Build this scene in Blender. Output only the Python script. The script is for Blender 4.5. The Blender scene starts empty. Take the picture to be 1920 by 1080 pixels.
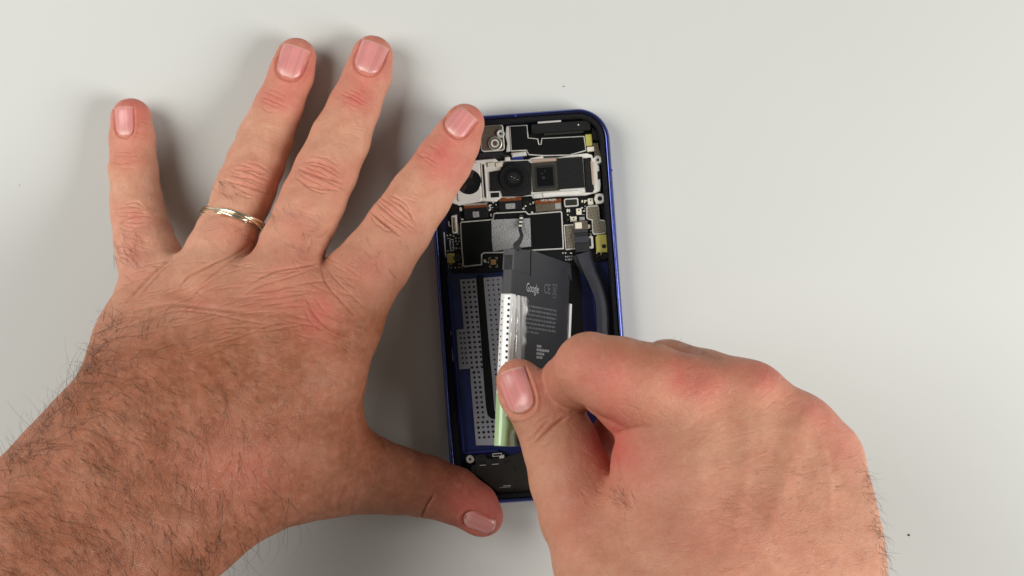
import bpy, bmesh, math, random
import numpy as np
from mathutils import Vector, Matrix

random.seed(7)
RNG = np.random.default_rng(11)
S = 0.0002083            # metres on the table per photograph pixel
HC = 2640.0              # camera height in those units (0.55 m)
scene = bpy.context.scene
COL = scene.collection

# ------------------------------------------------------------------ camera
cam_d = bpy.data.cameras.new('camera')
cam_d.sensor_width = 36.0
cam_d.lens = 36.0 * HC / 1920.0
cam_d.clip_start = 0.01
cam_d.clip_end = 20.0
cam = bpy.data.objects.new('camera', cam_d)
cam.location = (0, 0, HC * S)
COL.objects.link(cam)
scene.camera = cam

# ------------------------------------------------------------------ world and lamps
world = bpy.data.worlds.new('World')
scene.world = world
world.use_nodes = True
bg = world.node_tree.nodes['Background']
bg.inputs[0].default_value = (0.94, 1.0, 0.90, 1)
bg.inputs[1].default_value = 0.115

def area(name, loc, target, size, size_y, power, color):
    d = bpy.data.lights.new(name, 'AREA')
    d.shape = 'RECTANGLE'
    d.size, d.size_y, d.energy, d.color = size, size_y, power, color
    o = bpy.data.objects.new(name, d)
    o.location = loc
    o.rotation_euler = (Vector(target) - Vector(loc)).to_track_quat('-Z', 'Y').to_euler()
    COL.objects.link(o)
    return o

area('lamp_left', (-0.68, 0.17, 0.60), (-0.02, 0.0, 0), 0.62, 0.62, 7.3, (1.0, 0.985, 0.95))
area('lamp_right', (0.74, -0.18, 0.58), (0.05, 0.0, 0), 0.46, 0.50, 8.8, (1.0, 0.99, 0.965))

vs = scene.view_settings
vs.view_transform = 'Standard'
vs.look = 'None'
vs.exposure = 0.0
vs.gamma = 1.0
vs.use_curve_mapping = False
scene.render.engine = 'CYCLES'
scene.cycles.use_denoising = True
scene.cycles.max_bounces = 8
scene.cycles.sample_clamp_indirect = 6.0

# ------------------------------------------------------------------ helpers
def srgb(r, g, b):
    def f(c):
        c /= 255.0
        return c / 12.92 if c <= 0.04045 else ((c + 0.055) / 1.055) ** 2.4
    return (f(r), f(g), f(b), 1.0)

def W(px, py, z):
    """photo pixel at height z (pixel units) -> world metres"""
    k = (HC - z) / HC
    return ((px - 960) * k * S, (540 - py) * k * S, z * S)

def material(name, color, rough=0.5, metal=0.0, spec=0.5, noise=None, bump=None, coat=0.0, alpha=1.0, trans=0.0):
    """procedural principled material; noise=(scale, amount) mottles the colour, bump=(scale, strength, distance)"""
    m = bpy.data.materials.new(name)
    m.use_nodes = True
    nt = m.node_tree
    b = nt.nodes['Principled BSDF']
    b.inputs['Base Color'].default_value = color
    b.inputs['Roughness'].default_value = rough
    b.inputs['Metallic'].default_value = metal
    b.inputs['Specular IOR Level'].default_value = spec
    b.inputs['Coat Weight'].default_value = coat
    b.inputs['Alpha'].default_value = alpha
    b.inputs['Transmission Weight'].default_value = trans
    tc = nt.nodes.new('ShaderNodeTexCoord')
    if noise:
        n = nt.nodes.new('ShaderNodeTexNoise')
        n.inputs['Scale'].default_value = noise[0]
        n.inputs['Detail'].default_value = 5
        nt.links.new(tc.outputs['Object'], n.inputs['Vector'])
        r = nt.nodes.new('ShaderNodeValToRGB')
        a = noise[1]
        r.color_ramp.elements[0].position = 0.3
        r.color_ramp.elements[1].position = 0.7
        r.color_ramp.elements[0].color = tuple(c * (1 - a) for c in color[:3]) + (1,)
        r.color_ramp.elements[1].color = tuple(min(1, c * (1 + a)) for c in color[:3]) + (1,)
        nt.links.new(n.outputs['Fac'], r.inputs['Fac'])
        nt.links.new(r.outputs['Color'], b.inputs['Base Color'])
    if bump:
        n = nt.nodes.new('ShaderNodeTexNoise')
        n.inputs['Scale'].default_value = bump[0]
        n.inputs['Detail'].default_value = 4
        nt.links.new(tc.outputs['Object'], n.inputs['Vector'])
        bp = nt.nodes.new('ShaderNodeBump')
        bp.inputs['Strength'].default_value = bump[1]
        bp.inputs['Distance'].default_value = bump[2]
        nt.links.new(n.outputs['Fac'], bp.inputs['Height'])
        nt.links.new(bp.outputs['Normal'], b.inputs['Normal'])
    return m

def link_mesh(name, verts, faces, mat, parent=None, smooth=False):
    me = bpy.data.meshes.new(name)
    me.from_pydata([tuple(v) for v in verts], [], [tuple(f) for f in faces])
    me.update()
    if mat:
        me.materials.append(mat)
    if smooth:
        me.polygons.foreach_set('use_smooth', [True] * len(me.polygons))
    o = bpy.data.objects.new(name, me)
    COL.objects.link(o)
    if parent is not None:
        o.parent = parent
    return o

def tag(o, label=None, cat=None, group=None, kind=None):
    if label: o['label'] = label
    if cat: o['category'] = cat
    if group: o['group'] = group
    if kind: o['kind'] = kind
    return o

def empty(name, loc=(0, 0, 0)):
    o = bpy.data.objects.new(name, None)
    o.location = loc
    o.empty_display_size = 0.01
    COL.objects.link(o)
    return o

# ------------------------------------------------------------------ the table
def build_table():
    n = 60
    vs_, fs = [], []
    for j in range(n + 1):
        for i in range(n + 1):
            vs_.append(((i / n - 0.5) * 2.4, (j / n - 0.5) * 2.0, 0.0))
    for j in range(n):
        for i in range(n):
            a = j * (n + 1) + i
            fs.append((a, a + 1, a + n + 2, a + n + 1))
    m = material('matte_grey_tabletop', (0.60, 0.605, 0.58, 1), rough=0.66, spec=0.25, noise=(5, 0.012), bump=(900, 0.05, 0.0002))
    o = link_mesh('table_surface', vs_, fs, m)
    tag(o, kind='structure')
build_table()
# ================================================================== hands: signed distance field -> mesh
VOX = 3.0

def smin(a, b, k):
    h = np.maximum(k - np.abs(a - b), 0.0) / k
    return np.minimum(a, b) - h * h * k * 0.25

class Field:
    def __init__(self, lo, hi):
        self.lo = np.array(lo, float)
        self.n = np.ceil((np.array(hi, float) - self.lo) / VOX).astype(int) + 1
        self.ax = [self.lo[i] + VOX * np.arange(self.n[i]) for i in range(3)]
    def new(self):
        return np.full(tuple(self.n), 1e3, np.float32)
    def segment(self, D, a, b, k):
        """a, b = (px, py, z, r, flat): tapered limb piece, flattened by flat in z"""
        def cv(p):
            kk = (HC - p[2]) / HC
            return np.array([(p[0] - 960) * kk, (540 - p[1]) * kk, p[2]]), p[3] * kk, (p[4] if len(p) > 4 else 0.92)
        A, ra, fa = cv(a)
        B, rb, fb = cv(b)
        f = 0.5 * (fa + fb)
        pad = max(ra, rb) * max(1, f) + k + 10
        lo = np.minimum(A, B) - pad
        hi = np.maximum(A, B) + pad
        sl = []
        for i in range(3):
            i0 = int(max(0, math.floor((lo[i] - self.lo[i]) / VOX)))
            i1 = int(min(self.n[i], math.ceil((hi[i] - self.lo[i]) / VOX) + 1))
            if i1 <= i0:
                return
            sl.append(slice(i0, i1))
        sl = tuple(sl)
        x = self.ax[0][sl[0]][:, None, None].astype(np.float32)
        y = self.ax[1][sl[1]][None, :, None].astype(np.float32)
        z = (self.ax[2][sl[2]][None, None, :] / f).astype(np.float32)
        a3 = A * np.array([1, 1, 1 / f]); b3 = B * np.array([1, 1, 1 / f])
        d = b3 - a3
        L2 = float(d @ d) + 1e-6
        t = np.clip(((x - a3[0]) * d[0] + (y - a3[1]) * d[1] + (z - a3[2]) * d[2]) / L2, 0, 1)
        dist = np.sqrt((x - a3[0] - t * d[0]) ** 2 + (y - a3[1] - t * d[1]) ** 2 + (z - a3[2] - t * d[2]) ** 2) - (ra + t * (rb - ra))
        dist *= min(1.0, f)
        D[sl] = smin(D[sl], dist.astype(np.float32), k)
    def chain(self, D, pts, k):
        for a, b in zip(pts[:-1], pts[1:]):
            self.segment(D, a, b, k)

def surface_nets(D, lo):
    inside = D < 0
    nx, ny, nz = D.shape
    c = np.zeros((nx - 1, ny - 1, nz - 1), np.int8)
    corners = [(i, j, k) for i in (0, 1) for j in (0, 1) for k in (0, 1)]
    for i, j, k in corners:
        c += inside[i:nx - 1 + i, j:ny - 1 + j, k:nz - 1 + k]
    act = (c > 0) & (c < 8)
    idx = np.argwhere(act)
    vid = np.full(act.shape, -1, np.int32)
    vid[act] = np.arange(len(idx))
    acc = np.zeros((len(idx), 3)); cnt = np.zeros(len(idx))
    for a in corners:
        for ax in range(3):
            if a[ax] == 0:
                b = list(a); b[ax] = 1
                va = D[idx[:, 0] + a[0], idx[:, 1] + a[1], idx[:, 2] + a[2]]
                vb = D[idx[:, 0] + b[0], idx[:, 1] + b[1], idx[:, 2] + b[2]]
                m = (va < 0) != (vb < 0)
                t = va[m] / (va[m] - vb[m])
                p = np.tile(np.array(a, float), (m.sum(), 1))
                p[:, ax] += t
                acc[m] += p; cnt[m] += 1
    verts = (idx + acc / cnt[:, None]) * VOX + lo
    faces = []
    for ax in range(3):
        o1, o2 = [(1, 2), (2, 0), (0, 1)][ax]
        s0 = [slice(1, -1)] * 3; s0[ax] = slice(0, -1)
        s1 = list(s0); s1[ax] = slice(1, None)
        a = inside[tuple(s0)]; b = inside[tuple(s1)]
        for flip, m in ((False, a & ~b), (True, ~a & b)):
            e = np.argwhere(m)
            for q in range(3):
                if q != ax:
                    e[:, q] += 1
            def g(d1, d2):
                f = e.copy(); f[:, o1] -= d1; f[:, o2] -= d2
                return vid[f[:, 0], f[:, 1], f[:, 2]]
            quad = np.stack([g(0, 0), g(1, 0), g(1, 1), g(0, 1)], 1)
            if flip:
                quad = quad[:, ::-1]
            faces.append(quad)
    return verts, np.concatenate(faces)

def mesh_edges(q):
    e = np.concatenate([q[:, [0, 1]], q[:, [1, 2]], q[:, [2, 3]], q[:, [3, 0]]])
    e.sort(axis=1)
    key = e[:, 0].astype(np.int64) * (q.max() + 1) + e[:, 1]
    u, first, inv = np.unique(key, return_index=True, return_inverse=True)
    return e[first], inv

def vsum(idx, val, n):
    return np.stack([np.bincount(idx, weights=val[:, c], minlength=n) for c in range(3)], 1)

def relax(v, q, it):
    e, _ = mesh_edges(q)
    n = len(v)
    cnt = np.bincount(e.ravel(), minlength=n)[:, None]
    for _ in range(it):
        s_ = vsum(e[:, 0], v[e[:, 1]], n) + vsum(e[:, 1], v[e[:, 0]], n)
        v = 0.5 * v + 0.5 * s_ / np.maximum(cnt, 1)
    return v

def catmull_clark(v, q):
    n, nf = len(v), len(q)
    e, inv = mesh_edges(q)
    ne = len(e)
    fp = v[q].mean(1)
    fidx = np.tile(np.arange(nf), 4)
    cnt = np.bincount(inv, minlength=ne)[:, None]
    em = (v[e[:, 0]] + v[e[:, 1]]) * 0.5
    ep = 0.5 * em + 0.5 * vsum(inv, fp[fidx], ne) / cnt
    ep[cnt[:, 0] < 2] = em[cnt[:, 0] < 2]
    val = np.bincount(e.ravel(), minlength=n)[:, None]
    R = (vsum(e[:, 0], em, n) + vsum(e[:, 1], em, n)) / np.maximum(val, 1)
    fcn = np.bincount(q.ravel(), minlength=n)[:, None]
    Fa = vsum(q.ravel(), np.repeat(fp, 4, axis=0), n) / np.maximum(fcn, 1)
    nv = (Fa + 2 * R + (val - 3) * v) / np.maximum(val, 1)
    eid = inv.reshape(4, nf).T + n
    fid = np.arange(nf) + n + ne
    nq = np.concatenate([np.stack([q[:, i], eid[:, i], fid, eid[:, i - 1]], 1) for i in range(4)])
    return np.concatenate([nv, ep, fp]), nq

# ---- maps in photo pixels (offset so limbs may leave the frame)
MX, MY, MW, MH = 300, 100, 2300, 1500     # map pixel = photo pixel + (MX, MY)

def blank():
    return np.zeros((MH, MW), np.float32)

def catmull(pts, n=10):
    P = [np.array(p, float) for p in pts]
    if len(P) < 3:
        return np.array([P[0] + (P[-1] - P[0]) * t for t in np.linspace(0, 1, n + 1)])
    P = [2 * P[0] - P[1]] + P + [2 * P[-1] - P[-2]]
    out = []
    for i in range(1, len(P) - 2):
        for t in np.linspace(0, 1, n, endpoint=False):
            a, b, c, d = P[i - 1:i + 3]
            out.append(0.5 * (2 * b + (c - a) * t + (2 * a - 5 * b + 4 * c - d) * t * t + (3 * b - a - 3 * c + d) * t ** 3))
    out.append(P[-2])
    return np.array(out)

def stroke(M, pts, w, amp, n=10, taper=True):
    """gaussian line of half-width w and height amp along a smooth curve"""
    P = catmull(pts, n)
    tt = np.linspace(0, 1, len(P))
    amps = amp * (np.minimum(1, np.minimum(tt, 1 - tt) * 4 + 0.15) if taper else np.ones(len(P)))
    pad = 3 * w + 2
    x0 = int(max(0, P[:, 0].min() + MX - pad)); x1 = int(min(MW, P[:, 0].max() + MX + pad + 1))
    y0 = int(max(0, P[:, 1].min() + MY - pad)); y1 = int(min(MH, P[:, 1].max() + MY + pad + 1))
    if x1 <= x0 or y1 <= y0:
        return
    X, Y = np.meshgrid(np.arange(x0, x1) - MX, np.arange(y0, y1) - MY)
    best = np.zeros(X.shape, np.float32)
    for i in range(len(P) - 1):
        a, b = P[i], P[i + 1]
        d = b - a
        t = np.clip(((X - a[0]) * d[0] + (Y - a[1]) * d[1]) / (d @ d + 1e-6), 0, 1)
        dd = (X - a[0] - t * d[0]) ** 2 + (Y - a[1] - t * d[1]) ** 2
        v = np.exp(-dd / (w * w)) * abs(amps[i]) * (1.35 if amp < 0 and w < 4 else 1.0)
        best = np.maximum(best, v)
    M[y0:y1, x0:x1] += np.sign(amp) * best

def blob(M, x, y, rx, ry, ang, amp):
    R = 2.5 * max(rx, ry)
    x0 = int(max(0, x + MX - R)); x1 = int(min(MW, x + MX + R + 1))
    y0 = int(max(0, y + MY - R)); y1 = int(min(MH, y + MY + R + 1))
    X, Y = np.meshgrid(np.arange(x0, x1) - MX - x, np.arange(y0, y1) - MY - y)
    c, s = math.cos(ang), math.sin(ang)
    u = (X * c + Y * s) / rx
    v = (-X * s + Y * c) / ry
    M[y0:y1, x0:x1] += amp * np.exp(-(u * u + v * v))

def sample(M, px, py):
    x = np.clip(px + MX, 0, MW - 2.01); y = np.clip(py + MY, 0, MH - 2.01)
    xi = x.astype(int); yi = y.astype(int)
    fx = x - xi; fy = y - yi
    return (M[yi, xi] * (1 - fx) * (1 - fy) + M[yi, xi + 1] * fx * (1 - fy) + M[yi + 1, xi] * (1 - fx) * fy + M[yi + 1, xi + 1] * fx * fy)

def box_blur(M, r, it=2):
    for _ in range(it):
        for ax in (0, 1):
            c = np.cumsum(np.pad(M, [(r + 1, r) if a == ax else (0, 0) for a in (0, 1)], mode='edge'), axis=ax, dtype=np.float64)
            n = M.shape[ax]
            hi = np.take(c, np.arange(2 * r + 1, 2 * r + 1 + n), axis=ax)
            lo = np.take(c, np.arange(0, n), axis=ax)
            M = ((hi - lo) / (2 * r + 1)).astype(np.float32)
    return M

def value_noise(cell, seed):
    r = np.random.default_rng(seed)
    gh, gw = MH // cell + 3, MW // cell + 3
    G = r.random((gh, gw)).astype(np.float32)
    y = np.arange(MH) / cell; x = np.arange(MW) / cell
    yi = y.astype(int); xi = x.astype(int)
    fy = y - yi; fx = x - xi
    fy = fy * fy * (3 - 2 * fy); fx = fx * fx * (3 - 2 * fx)
    a = G[np.ix_(yi, xi)]; b = G[np.ix_(yi, xi + 1)]; c = G[np.ix_(yi + 1, xi)]; d = G[np.ix_(yi + 1, xi + 1)]
    fx = fx[None]; fy = fy[:, None]
    return (a * (1 - fx) + b * fx) * (1 - fy) + (c * (1 - fx) + d * fx) * fy

def knuckle(M, x, y, ang, hw, n, span, depth, w, bow, seed, fold=0):
    """bundle of transverse wrinkles over a finger joint; ang = direction the finger points (math, y up)"""
    r = random.Random(seed)
    ax, ay = math.cos(ang), -math.sin(ang)
    tx, ty = -ay, ax
    for i in range(n):
        f = (i / (n - 1) - 0.5) if n > 1 else 0
        off = f * span + r.uniform(-2, 2)
        hh = hw * (1 - 0.45 * abs(f) * 2) * r.uniform(0.75, 1.0)
        sh = r.uniform(-0.15, 0.15) * hw
        pts = []
        for q in np.linspace(-1, 1, 7):
            o = off + bow * f * 2 * (1 - q * q) + r.uniform(-1.1, 1.1)
            pts.append((x + ax * o + tx * (q * hh + sh), y + ay * o + ty * (q * hh + sh)))
        stroke(M, pts, w * r.uniform(0.8, 1.25), -depth * r.uniform(0.45, 1.0) * (1 - 0.4 * abs(f)))
    if fold:
        blob(M, x, y, span * 0.75, hw * 0.9, -ang, fold)

def nail_groove(M, N):
    cx, cy, ang, ln, wd = N[:5]
    ax, ay = math.cos(ang), -math.sin(ang)
    tx, ty = -ay, ax
    def q(a, b):
        return (cx + ax * b * ln * 0.5 + tx * a * wd * 0.5, cy + ay * b * ln * 0.5 + ty * a * wd * 0.5)
    rim = [q(-1.06, 0.85), q(-1.1, 0.2), q(-1.04, -0.5), q(-0.72, -0.93), q(0, -1.1), q(0.72, -0.93), q(1.04, -0.5), q(1.1, 0.2), q(1.06, 0.85)]
    stroke(M, rim, 2.2, -2.6, n=6, taper=False)
    rim2 = [q(-1.2, 0.75), q(-1.26, 0.1), q(-1.18, -0.6), q(-0.8, -1.12), q(0, -1.3), q(0.8, -1.12), q(1.18, -0.6), q(1.26, 0.1), q(1.2, 0.75)]
    stroke(M, rim2, 4.0, 2.0, n=6)

def hand_mesh(name, F, D, disp, red, tan_shade, mat, lo_z=0.4):
    for sl in (np.s_[:2], np.s_[-2:], np.s_[:, :2], np.s_[:, -2:]):
        D[sl] = np.maximum(D[sl], 4.0)      # close the cut ends of the forearms
    verts, quads = surface_nets(D, F.lo)
    verts = relax(verts, quads, 5)
    verts, quads = catmull_clark(verts, quads)
    n = len(verts)
    fine = bpy.data.meshes.new(name)
    fine.vertices.add(n); fine.vertices.foreach_set('co', verts.astype(np.float32).ravel())
    fine.loops.add(quads.size); fine.loops.foreach_set('vertex_index', quads.astype(np.int32).ravel())
    fine.polygons.add(len(quads)); fine.polygons.foreach_set('loop_start', np.arange(0, quads.size, 4, dtype=np.int32))
    fine.update(calc_edges=True)
    co = verts.astype(np.float64)
    no = np.empty(n * 3, np.float32); fine.vertices.foreach_get('normal', no); no = no.reshape(n, 3)
    k = (HC - co[:, 2]) / HC
    px = 960 + co[:, 0] / k; py = 540 - co[:, 1] / k
    up = np.clip((no[:, 2] - 0.02) / 0.35, 0, 1)
    co += no * (sample(disp, px, py) * up)[:, None]
    co[:, 2] = np.maximum(co[:, 2], lo_z)
    # height map seen from above, in photo pixels
    hm = np.full((MH, MW), -1.0, np.float32)
    k = (HC - co[:, 2]) / HC
    px = 960 + co[:, 0] / k; py = 540 - co[:, 1] / k
    for dx in (-1, 0, 1):
        for dy in (-1, 0, 1):
            xi = np.clip(np.round(px + MX + dx).astype(int), 0, MW - 1); yi = np.clip(np.round(py + MY + dy).astype(int), 0, MH - 1)
            np.maximum.at(hm, (yi, xi), co[:, 2].astype(np.float32))
    fine.vertices.foreach_set('co', (co * S).astype(np.float32).ravel())
    at = fine.attributes.new('redness', 'FLOAT', 'POINT'); at.data.foreach_set('value', sample(red, px, py).astype(np.float32))
    at = fine.attributes.new('tan', 'FLOAT', 'POINT'); at.data.foreach_set('value', sample(tan_shade, px, py).astype(np.float32))
    fine.polygons.foreach_set('use_smooth', [True] * len(fine.polygons))
    fine.materials.clear(); fine.materials.append(mat)
    fine.update()
    ob = bpy.data.objects.new(name, fine)
    COL.objects.link(ob)
    return ob, hm

def skin_material():
    m = bpy.data.materials.new('skin')
    m.use_nodes = True
    nt = m.node_tree; N = nt.nodes; L = nt.links
    b = N['Principled BSDF']
    tc = N.new('ShaderNodeTexCoord')
    def noise(scale, detail=4, rough=0.55):
        n = N.new('ShaderNodeTexNoise'); n.inputs['Scale'].default_value = scale; n.inputs['Detail'].default_value = detail
        n.inputs['Roughness'].default_value = rough
        L.new(tc.outputs['Object'], n.inputs['Vector']); return n
    def attr(a):
        n = N.new('ShaderNodeAttribute'); n.attribute_name = a; return n.outputs['Fac']
    def mix(fac, A, B, blend='MIX'):
        n = N.new('ShaderNodeMix'); n.data_type = 'RGBA'; n.blend_type = blend
        if isinstance(fac, float): n.inputs[0].default_value = fac
        else: L.new(fac, n.inputs[0])
        for s, v in ((6, A), (7, B)):
            if isinstance(v, tuple): n.inputs[s].default_value = v
            else: L.new(v, n.inputs[s])
        return n.outputs[2]
    def mr(v, a, b_, c, d):
        n = N.new('ShaderNodeMapRange'); L.new(v, n.inputs[0])
        for i, q in enumerate((a, b_, c, d)): n.inputs[i + 1].default_value = q
        return n.outputs[0]
    base = mix(attr('tan'), SKIN_PALE, SKIN_TAN_SHADE)
    base = mix(attr('redness'), base, SKIN_RED)
    base = mix(mr(noise(130, 6, 0.65).outputs['Fac'], 0.40, 0.66, 0, 0.42), base, SKIN_BLOTCH)
    base = mix(mr(noise(420, 3).outputs['Fac'], 0.45, 0.8, 0, 0.14), base, SKIN_LIGHT)
    L.new(base, b.inputs['Base Color'])
    b.inputs['Subsurface Weight'].default_value = 0.20
    b.inputs['Subsurface Radius'].default_value = (1.0, 0.32, 0.18)
    b.inputs['Subsurface Scale'].default_value = 0.0028
    b.inputs['Specular IOR Level'].default_value = 0.42
    rg = mr(noise(260, 5).outputs['Fac'], 0.3, 0.7, 0.40, 0.58)
    L.new(rg, b.inputs['Roughness'])
    v = N.new('ShaderNodeTexVoronoi'); v.inputs['Scale'].default_value = 1500; v.feature = 'DISTANCE_TO_EDGE'
    wn = noise(300, 3)
    wm = N.new('ShaderNodeVectorMath'); wm.operation = 'MULTIPLY_ADD'
    L.new(wn.outputs['Color'], wm.inputs[0]); wm.inputs[1].default_value = (0.0015,) * 3; L.new(tc.outputs['Object'], wm.inputs[2])
    L.new(wm.outputs[0], v.inputs['Vector'])
    h1 = mr(v.outputs['Distance'], 0.0, 0.18, 0.0, 1.0)
    bp = N.new('ShaderNodeBump'); bp.inputs['Strength'].default_value = 0.5; bp.inputs['Distance'].default_value = 0.00022
    L.new(h1, bp.inputs['Height'])
    bp2 = N.new('ShaderNodeBump'); bp2.inputs['Strength'].default_value = 0.35; bp2.inputs['Distance'].default_value = 0.0004
    L.new(noise(480, 5, 0.6).outputs['Fac'], bp2.inputs['Height'])
    L.new(bp.outputs['Normal'], bp2.inputs['Normal'])
    L.new(bp2.outputs['Normal'], b.inputs['Normal'])
    return m
SKIN_PALE = srgb(217, 160, 132)
SKIN_TAN_SHADE = srgb(142, 81, 49)
SKIN_RED = srgb(206, 100, 92)
SKIN_BLOTCH = srgb(188, 114, 88)
SKIN_LIGHT = srgb(226, 184, 156)
SKIN = skin_material()

def nail_material():
    m = bpy.data.materials.new('fingernail')
    m.use_nodes = True
    nt = m.node_tree; b = nt.nodes['Principled BSDF']
    a = nt.nodes.new('ShaderNodeVertexColor'); a.layer_name = 'tone'
    nt.links.new(a.outputs['Color'], b.inputs['Base Color'])
    b.inputs['Roughness'].default_value = 0.22
    b.inputs['Specular IOR Level'].default_value = 0.5
    b.inputs['Subsurface Weight'].default_value = 0.2
    b.inputs['Subsurface Radius'].default_value = (1, 0.4, 0.3)
    b.inputs['Subsurface Scale'].default_value = 0.0015
    tc = nt.nodes.new('ShaderNodeUVMap')
    mp = nt.nodes.new('ShaderNodeMapping'); mp.inputs['Scale'].default_value = (22, 1.2, 1)
    nt.links.new(tc.outputs['UV'], mp.inputs['Vector'])
    n = nt.nodes.new('ShaderNodeTexNoise'); n.inputs['Scale'].default_value = 1.0; n.inputs['Detail'].default_value = 3
    nt.links.new(mp.outputs['Vector'], n.inputs['Vector'])
    bp = nt.nodes.new('ShaderNodeBump'); bp.inputs['Strength'].default_value = 0.35; bp.inputs['Distance'].default_value = 0.0002
    nt.links.new(n.outputs['Fac'], bp.inputs['Height']); nt.links.new(bp.outputs['Normal'], b.inputs['Normal'])
    return m
NAIL = nail_material()

def make_nail(N, hm, parent, label=None):
    """N = (cx, cy, angle, length, width[, lift, taper]) in photo pixels, on the finger's surface"""
    cx, cy, ang, ln, wd = N[:5]
    lift = N[5] if len(N) > 5 else 2.0
    tap = N[6] if len(N) > 6 else 0.10
    H2 = hm
    ax, ay = math.cos(ang), -math.sin(ang)
    tx, ty = -ay, ax
    nu, nv = 20, 26
    vs_, cols, uvs = [], [], []
    pink = np.array(srgb(214, 142, 138)[:3]); pale = np.array(srgb(224, 182, 170)[:3]); white = np.array(srgb(228, 200, 176)[:3])
    rs = random.Random(int(cx)); streak = [rs.uniform(-0.10, 0.10) for _ in range(nu + 1)]
    for j in range(nv + 1):
        b = j / nv * 2 - 1
        for i in range(nu + 1):
            a = i / nu * 2 - 1
            cut = -1 + 0.42 * abs(a) ** 2.6             # rounded cuticle end
            free = 1 - 0.10 * abs(a) ** 2.2             # nearly straight free edge
            bb = cut + (b + 1) / 2 * (free - cut)
            w = wd * 0.5 * (1 + tap * bb - 0.05 * max(0, -bb) ** 3)
            x = cx + ax * bb * ln * 0.5 + tx * a * w
            y = cy + ay * bb * ln * 0.5 + ty * a * w
            z = float(sample(H2, np.array([x]), np.array([y]))[0])
            z += lift - 2.6 * abs(a) ** 5 - 2.2 * max(0, -bb - 0.72) * 3 + 0.8 * max(0, bb - 0.6)
            vs_.append(W(x, y, z))
            t = (bb + 1) / 2
            c = pink.copy()
            lun = math.exp(-((bb + 0.95) / 0.30) ** 2 - (a / 0.75) ** 2)
            c = c * (1 - 0.75 * lun) + pale * 0.75 * lun
            e = 1 / (1 + math.exp(-(bb - (free - 0.05)) * 80))
            c = c * (1 + streak[i])
            c = c * (1 - 0.7 * e) + white * 0.7 * e
            cols.append(tuple(c) + (1,)); uvs.append((a, bb))
    top = len(vs_)
    fs = []
    for j in range(nv):
        for i in range(nu):
            q = j * (nu + 1) + i
            fs.append((q, q + 1, q + nu + 2, q + nu + 1))
    # skirt so the plate has thickness
    ring = [i for i in range(nu + 1)] + [j * (nu + 1) + nu for j in range(1, nv + 1)] + [nv * (nu + 1) + i for i in range(nu - 1, -1, -1)] + [j * (nu + 1) for j in range(nv - 1, 0, -1)]
    base = len(vs_)
    for r in ring:
        v = vs_[r]; vs_.append((v[0], v[1], v[2] - 5 * S)); cols.append(cols[r]); uvs.append(uvs[r])
    for i in range(len(ring)):
        j = (i + 1) % len(ring)
        fs.append((ring[j], ring[i], base + i, base + j))
    o = link_mesh('fingernail', vs_, fs, NAIL, parent, smooth=True)
    me = o.data
    ca = me.color_attributes.new('tone', 'FLOAT_COLOR', 'POINT')
    ca.data.foreach_set('color', np.array(cols, np.float32).ravel())
    uv = me.uv_layers.new(name='UVMap')
    li = np.empty(len(me.loops), np.int32); me.loops.foreach_get('vertex_index', li)
    uv.data.foreach_set('uv', np.array(uvs, np.float32)[li].ravel())
    bm = bmesh.new(); bm.from_mesh(me); bmesh.ops.recalc_face_normals(bm, faces=bm.faces); bm.to_mesh(me); bm.free()
    if label: o['label'] = label
    return o

HAIR = material('dark_body_hair', srgb(78, 52, 38), rough=0.45, spec=0.4)

def make_hair(hm, roots, parent, name='body_hair'):
    """roots: list of (px, py, length, angle(deg, math), bend(deg), lift, width)"""
    vs_, fs = [], []
    Hs = box_blur(hm, 1, 1)
    for (x, y, ln, ang, bend, lift, wd) in roots:
        z = float(sample(Hs, np.array([x]), np.array([y]))[0])
        if z < 2: continue
        n = 9
        wd *= 0.54
        a = math.radians(ang)
        pts = []
        cx_, cy_ = x, y
        last = z
        for i in range(n + 1):
            t = i / n
            hz = float(sample(hm, np.array([cx_]), np.array([cy_]))[0])
            surf = hz if hz > 2 and hz > last - 25 else last - 4
            last = surf
            zz = surf - 1.0 + lift * math.sin(min(1.0, t * 1.15) * math.pi * 0.62)
            pts.append(np.array(W(cx_, cy_, max(1.0, zz))))
            aa = a + math.radians(bend) * t
            cx_ += math.cos(aa) * ln / n; cy_ -= math.sin(aa) * ln / n
        b0 = len(vs_)
        for i, p in enumerate(pts):
            d = pts[min(i + 1, n)] - pts[max(i - 1, 0)]
            d /= np.linalg.norm(d) + 1e-12
            u = np.array((d[1] * 0.97 - d[2] * 0.2, d[2] * 0.1 - d[0] * 0.97, d[0] * 0.2 - d[1] * 0.1)); u /= math.sqrt(u @ u) + 1e-12
            v = np.array((d[1] * u[2] - d[2] * u[1], d[2] * u[0] - d[0] * u[2], d[0] * u[1] - d[1] * u[0]))
            r = wd * 0.5 * S * (1 - 0.75 * (i / n) ** 1.5)
            for q in range(3):
                th = q * 2.0944
                vs_.append(p + u * math.cos(th) * r + v * math.sin(th) * r)
        for i in range(n):
            for q in range(3):
                q2 = (q + 1) % 3
                fs.append((b0 + i * 3 + q, b0 + i * 3 + q2, b0 + i * 3 + 3 + q2, b0 + i * 3 + 3 + q))
    o = link_mesh(name, vs_, fs, HAIR, parent, smooth=True)
    tag(o, kind='stuff')
    return o

def skin_maps(seed):
    disp = blank()
    disp += (value_noise(38, seed) - 0.5) * 3.0 + (value_noise(16, seed + 1) - 0.5) * 1.1 + (value_noise(6, seed + 2) - 0.5) * 0.5
    return disp, blank(), blank()

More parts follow.
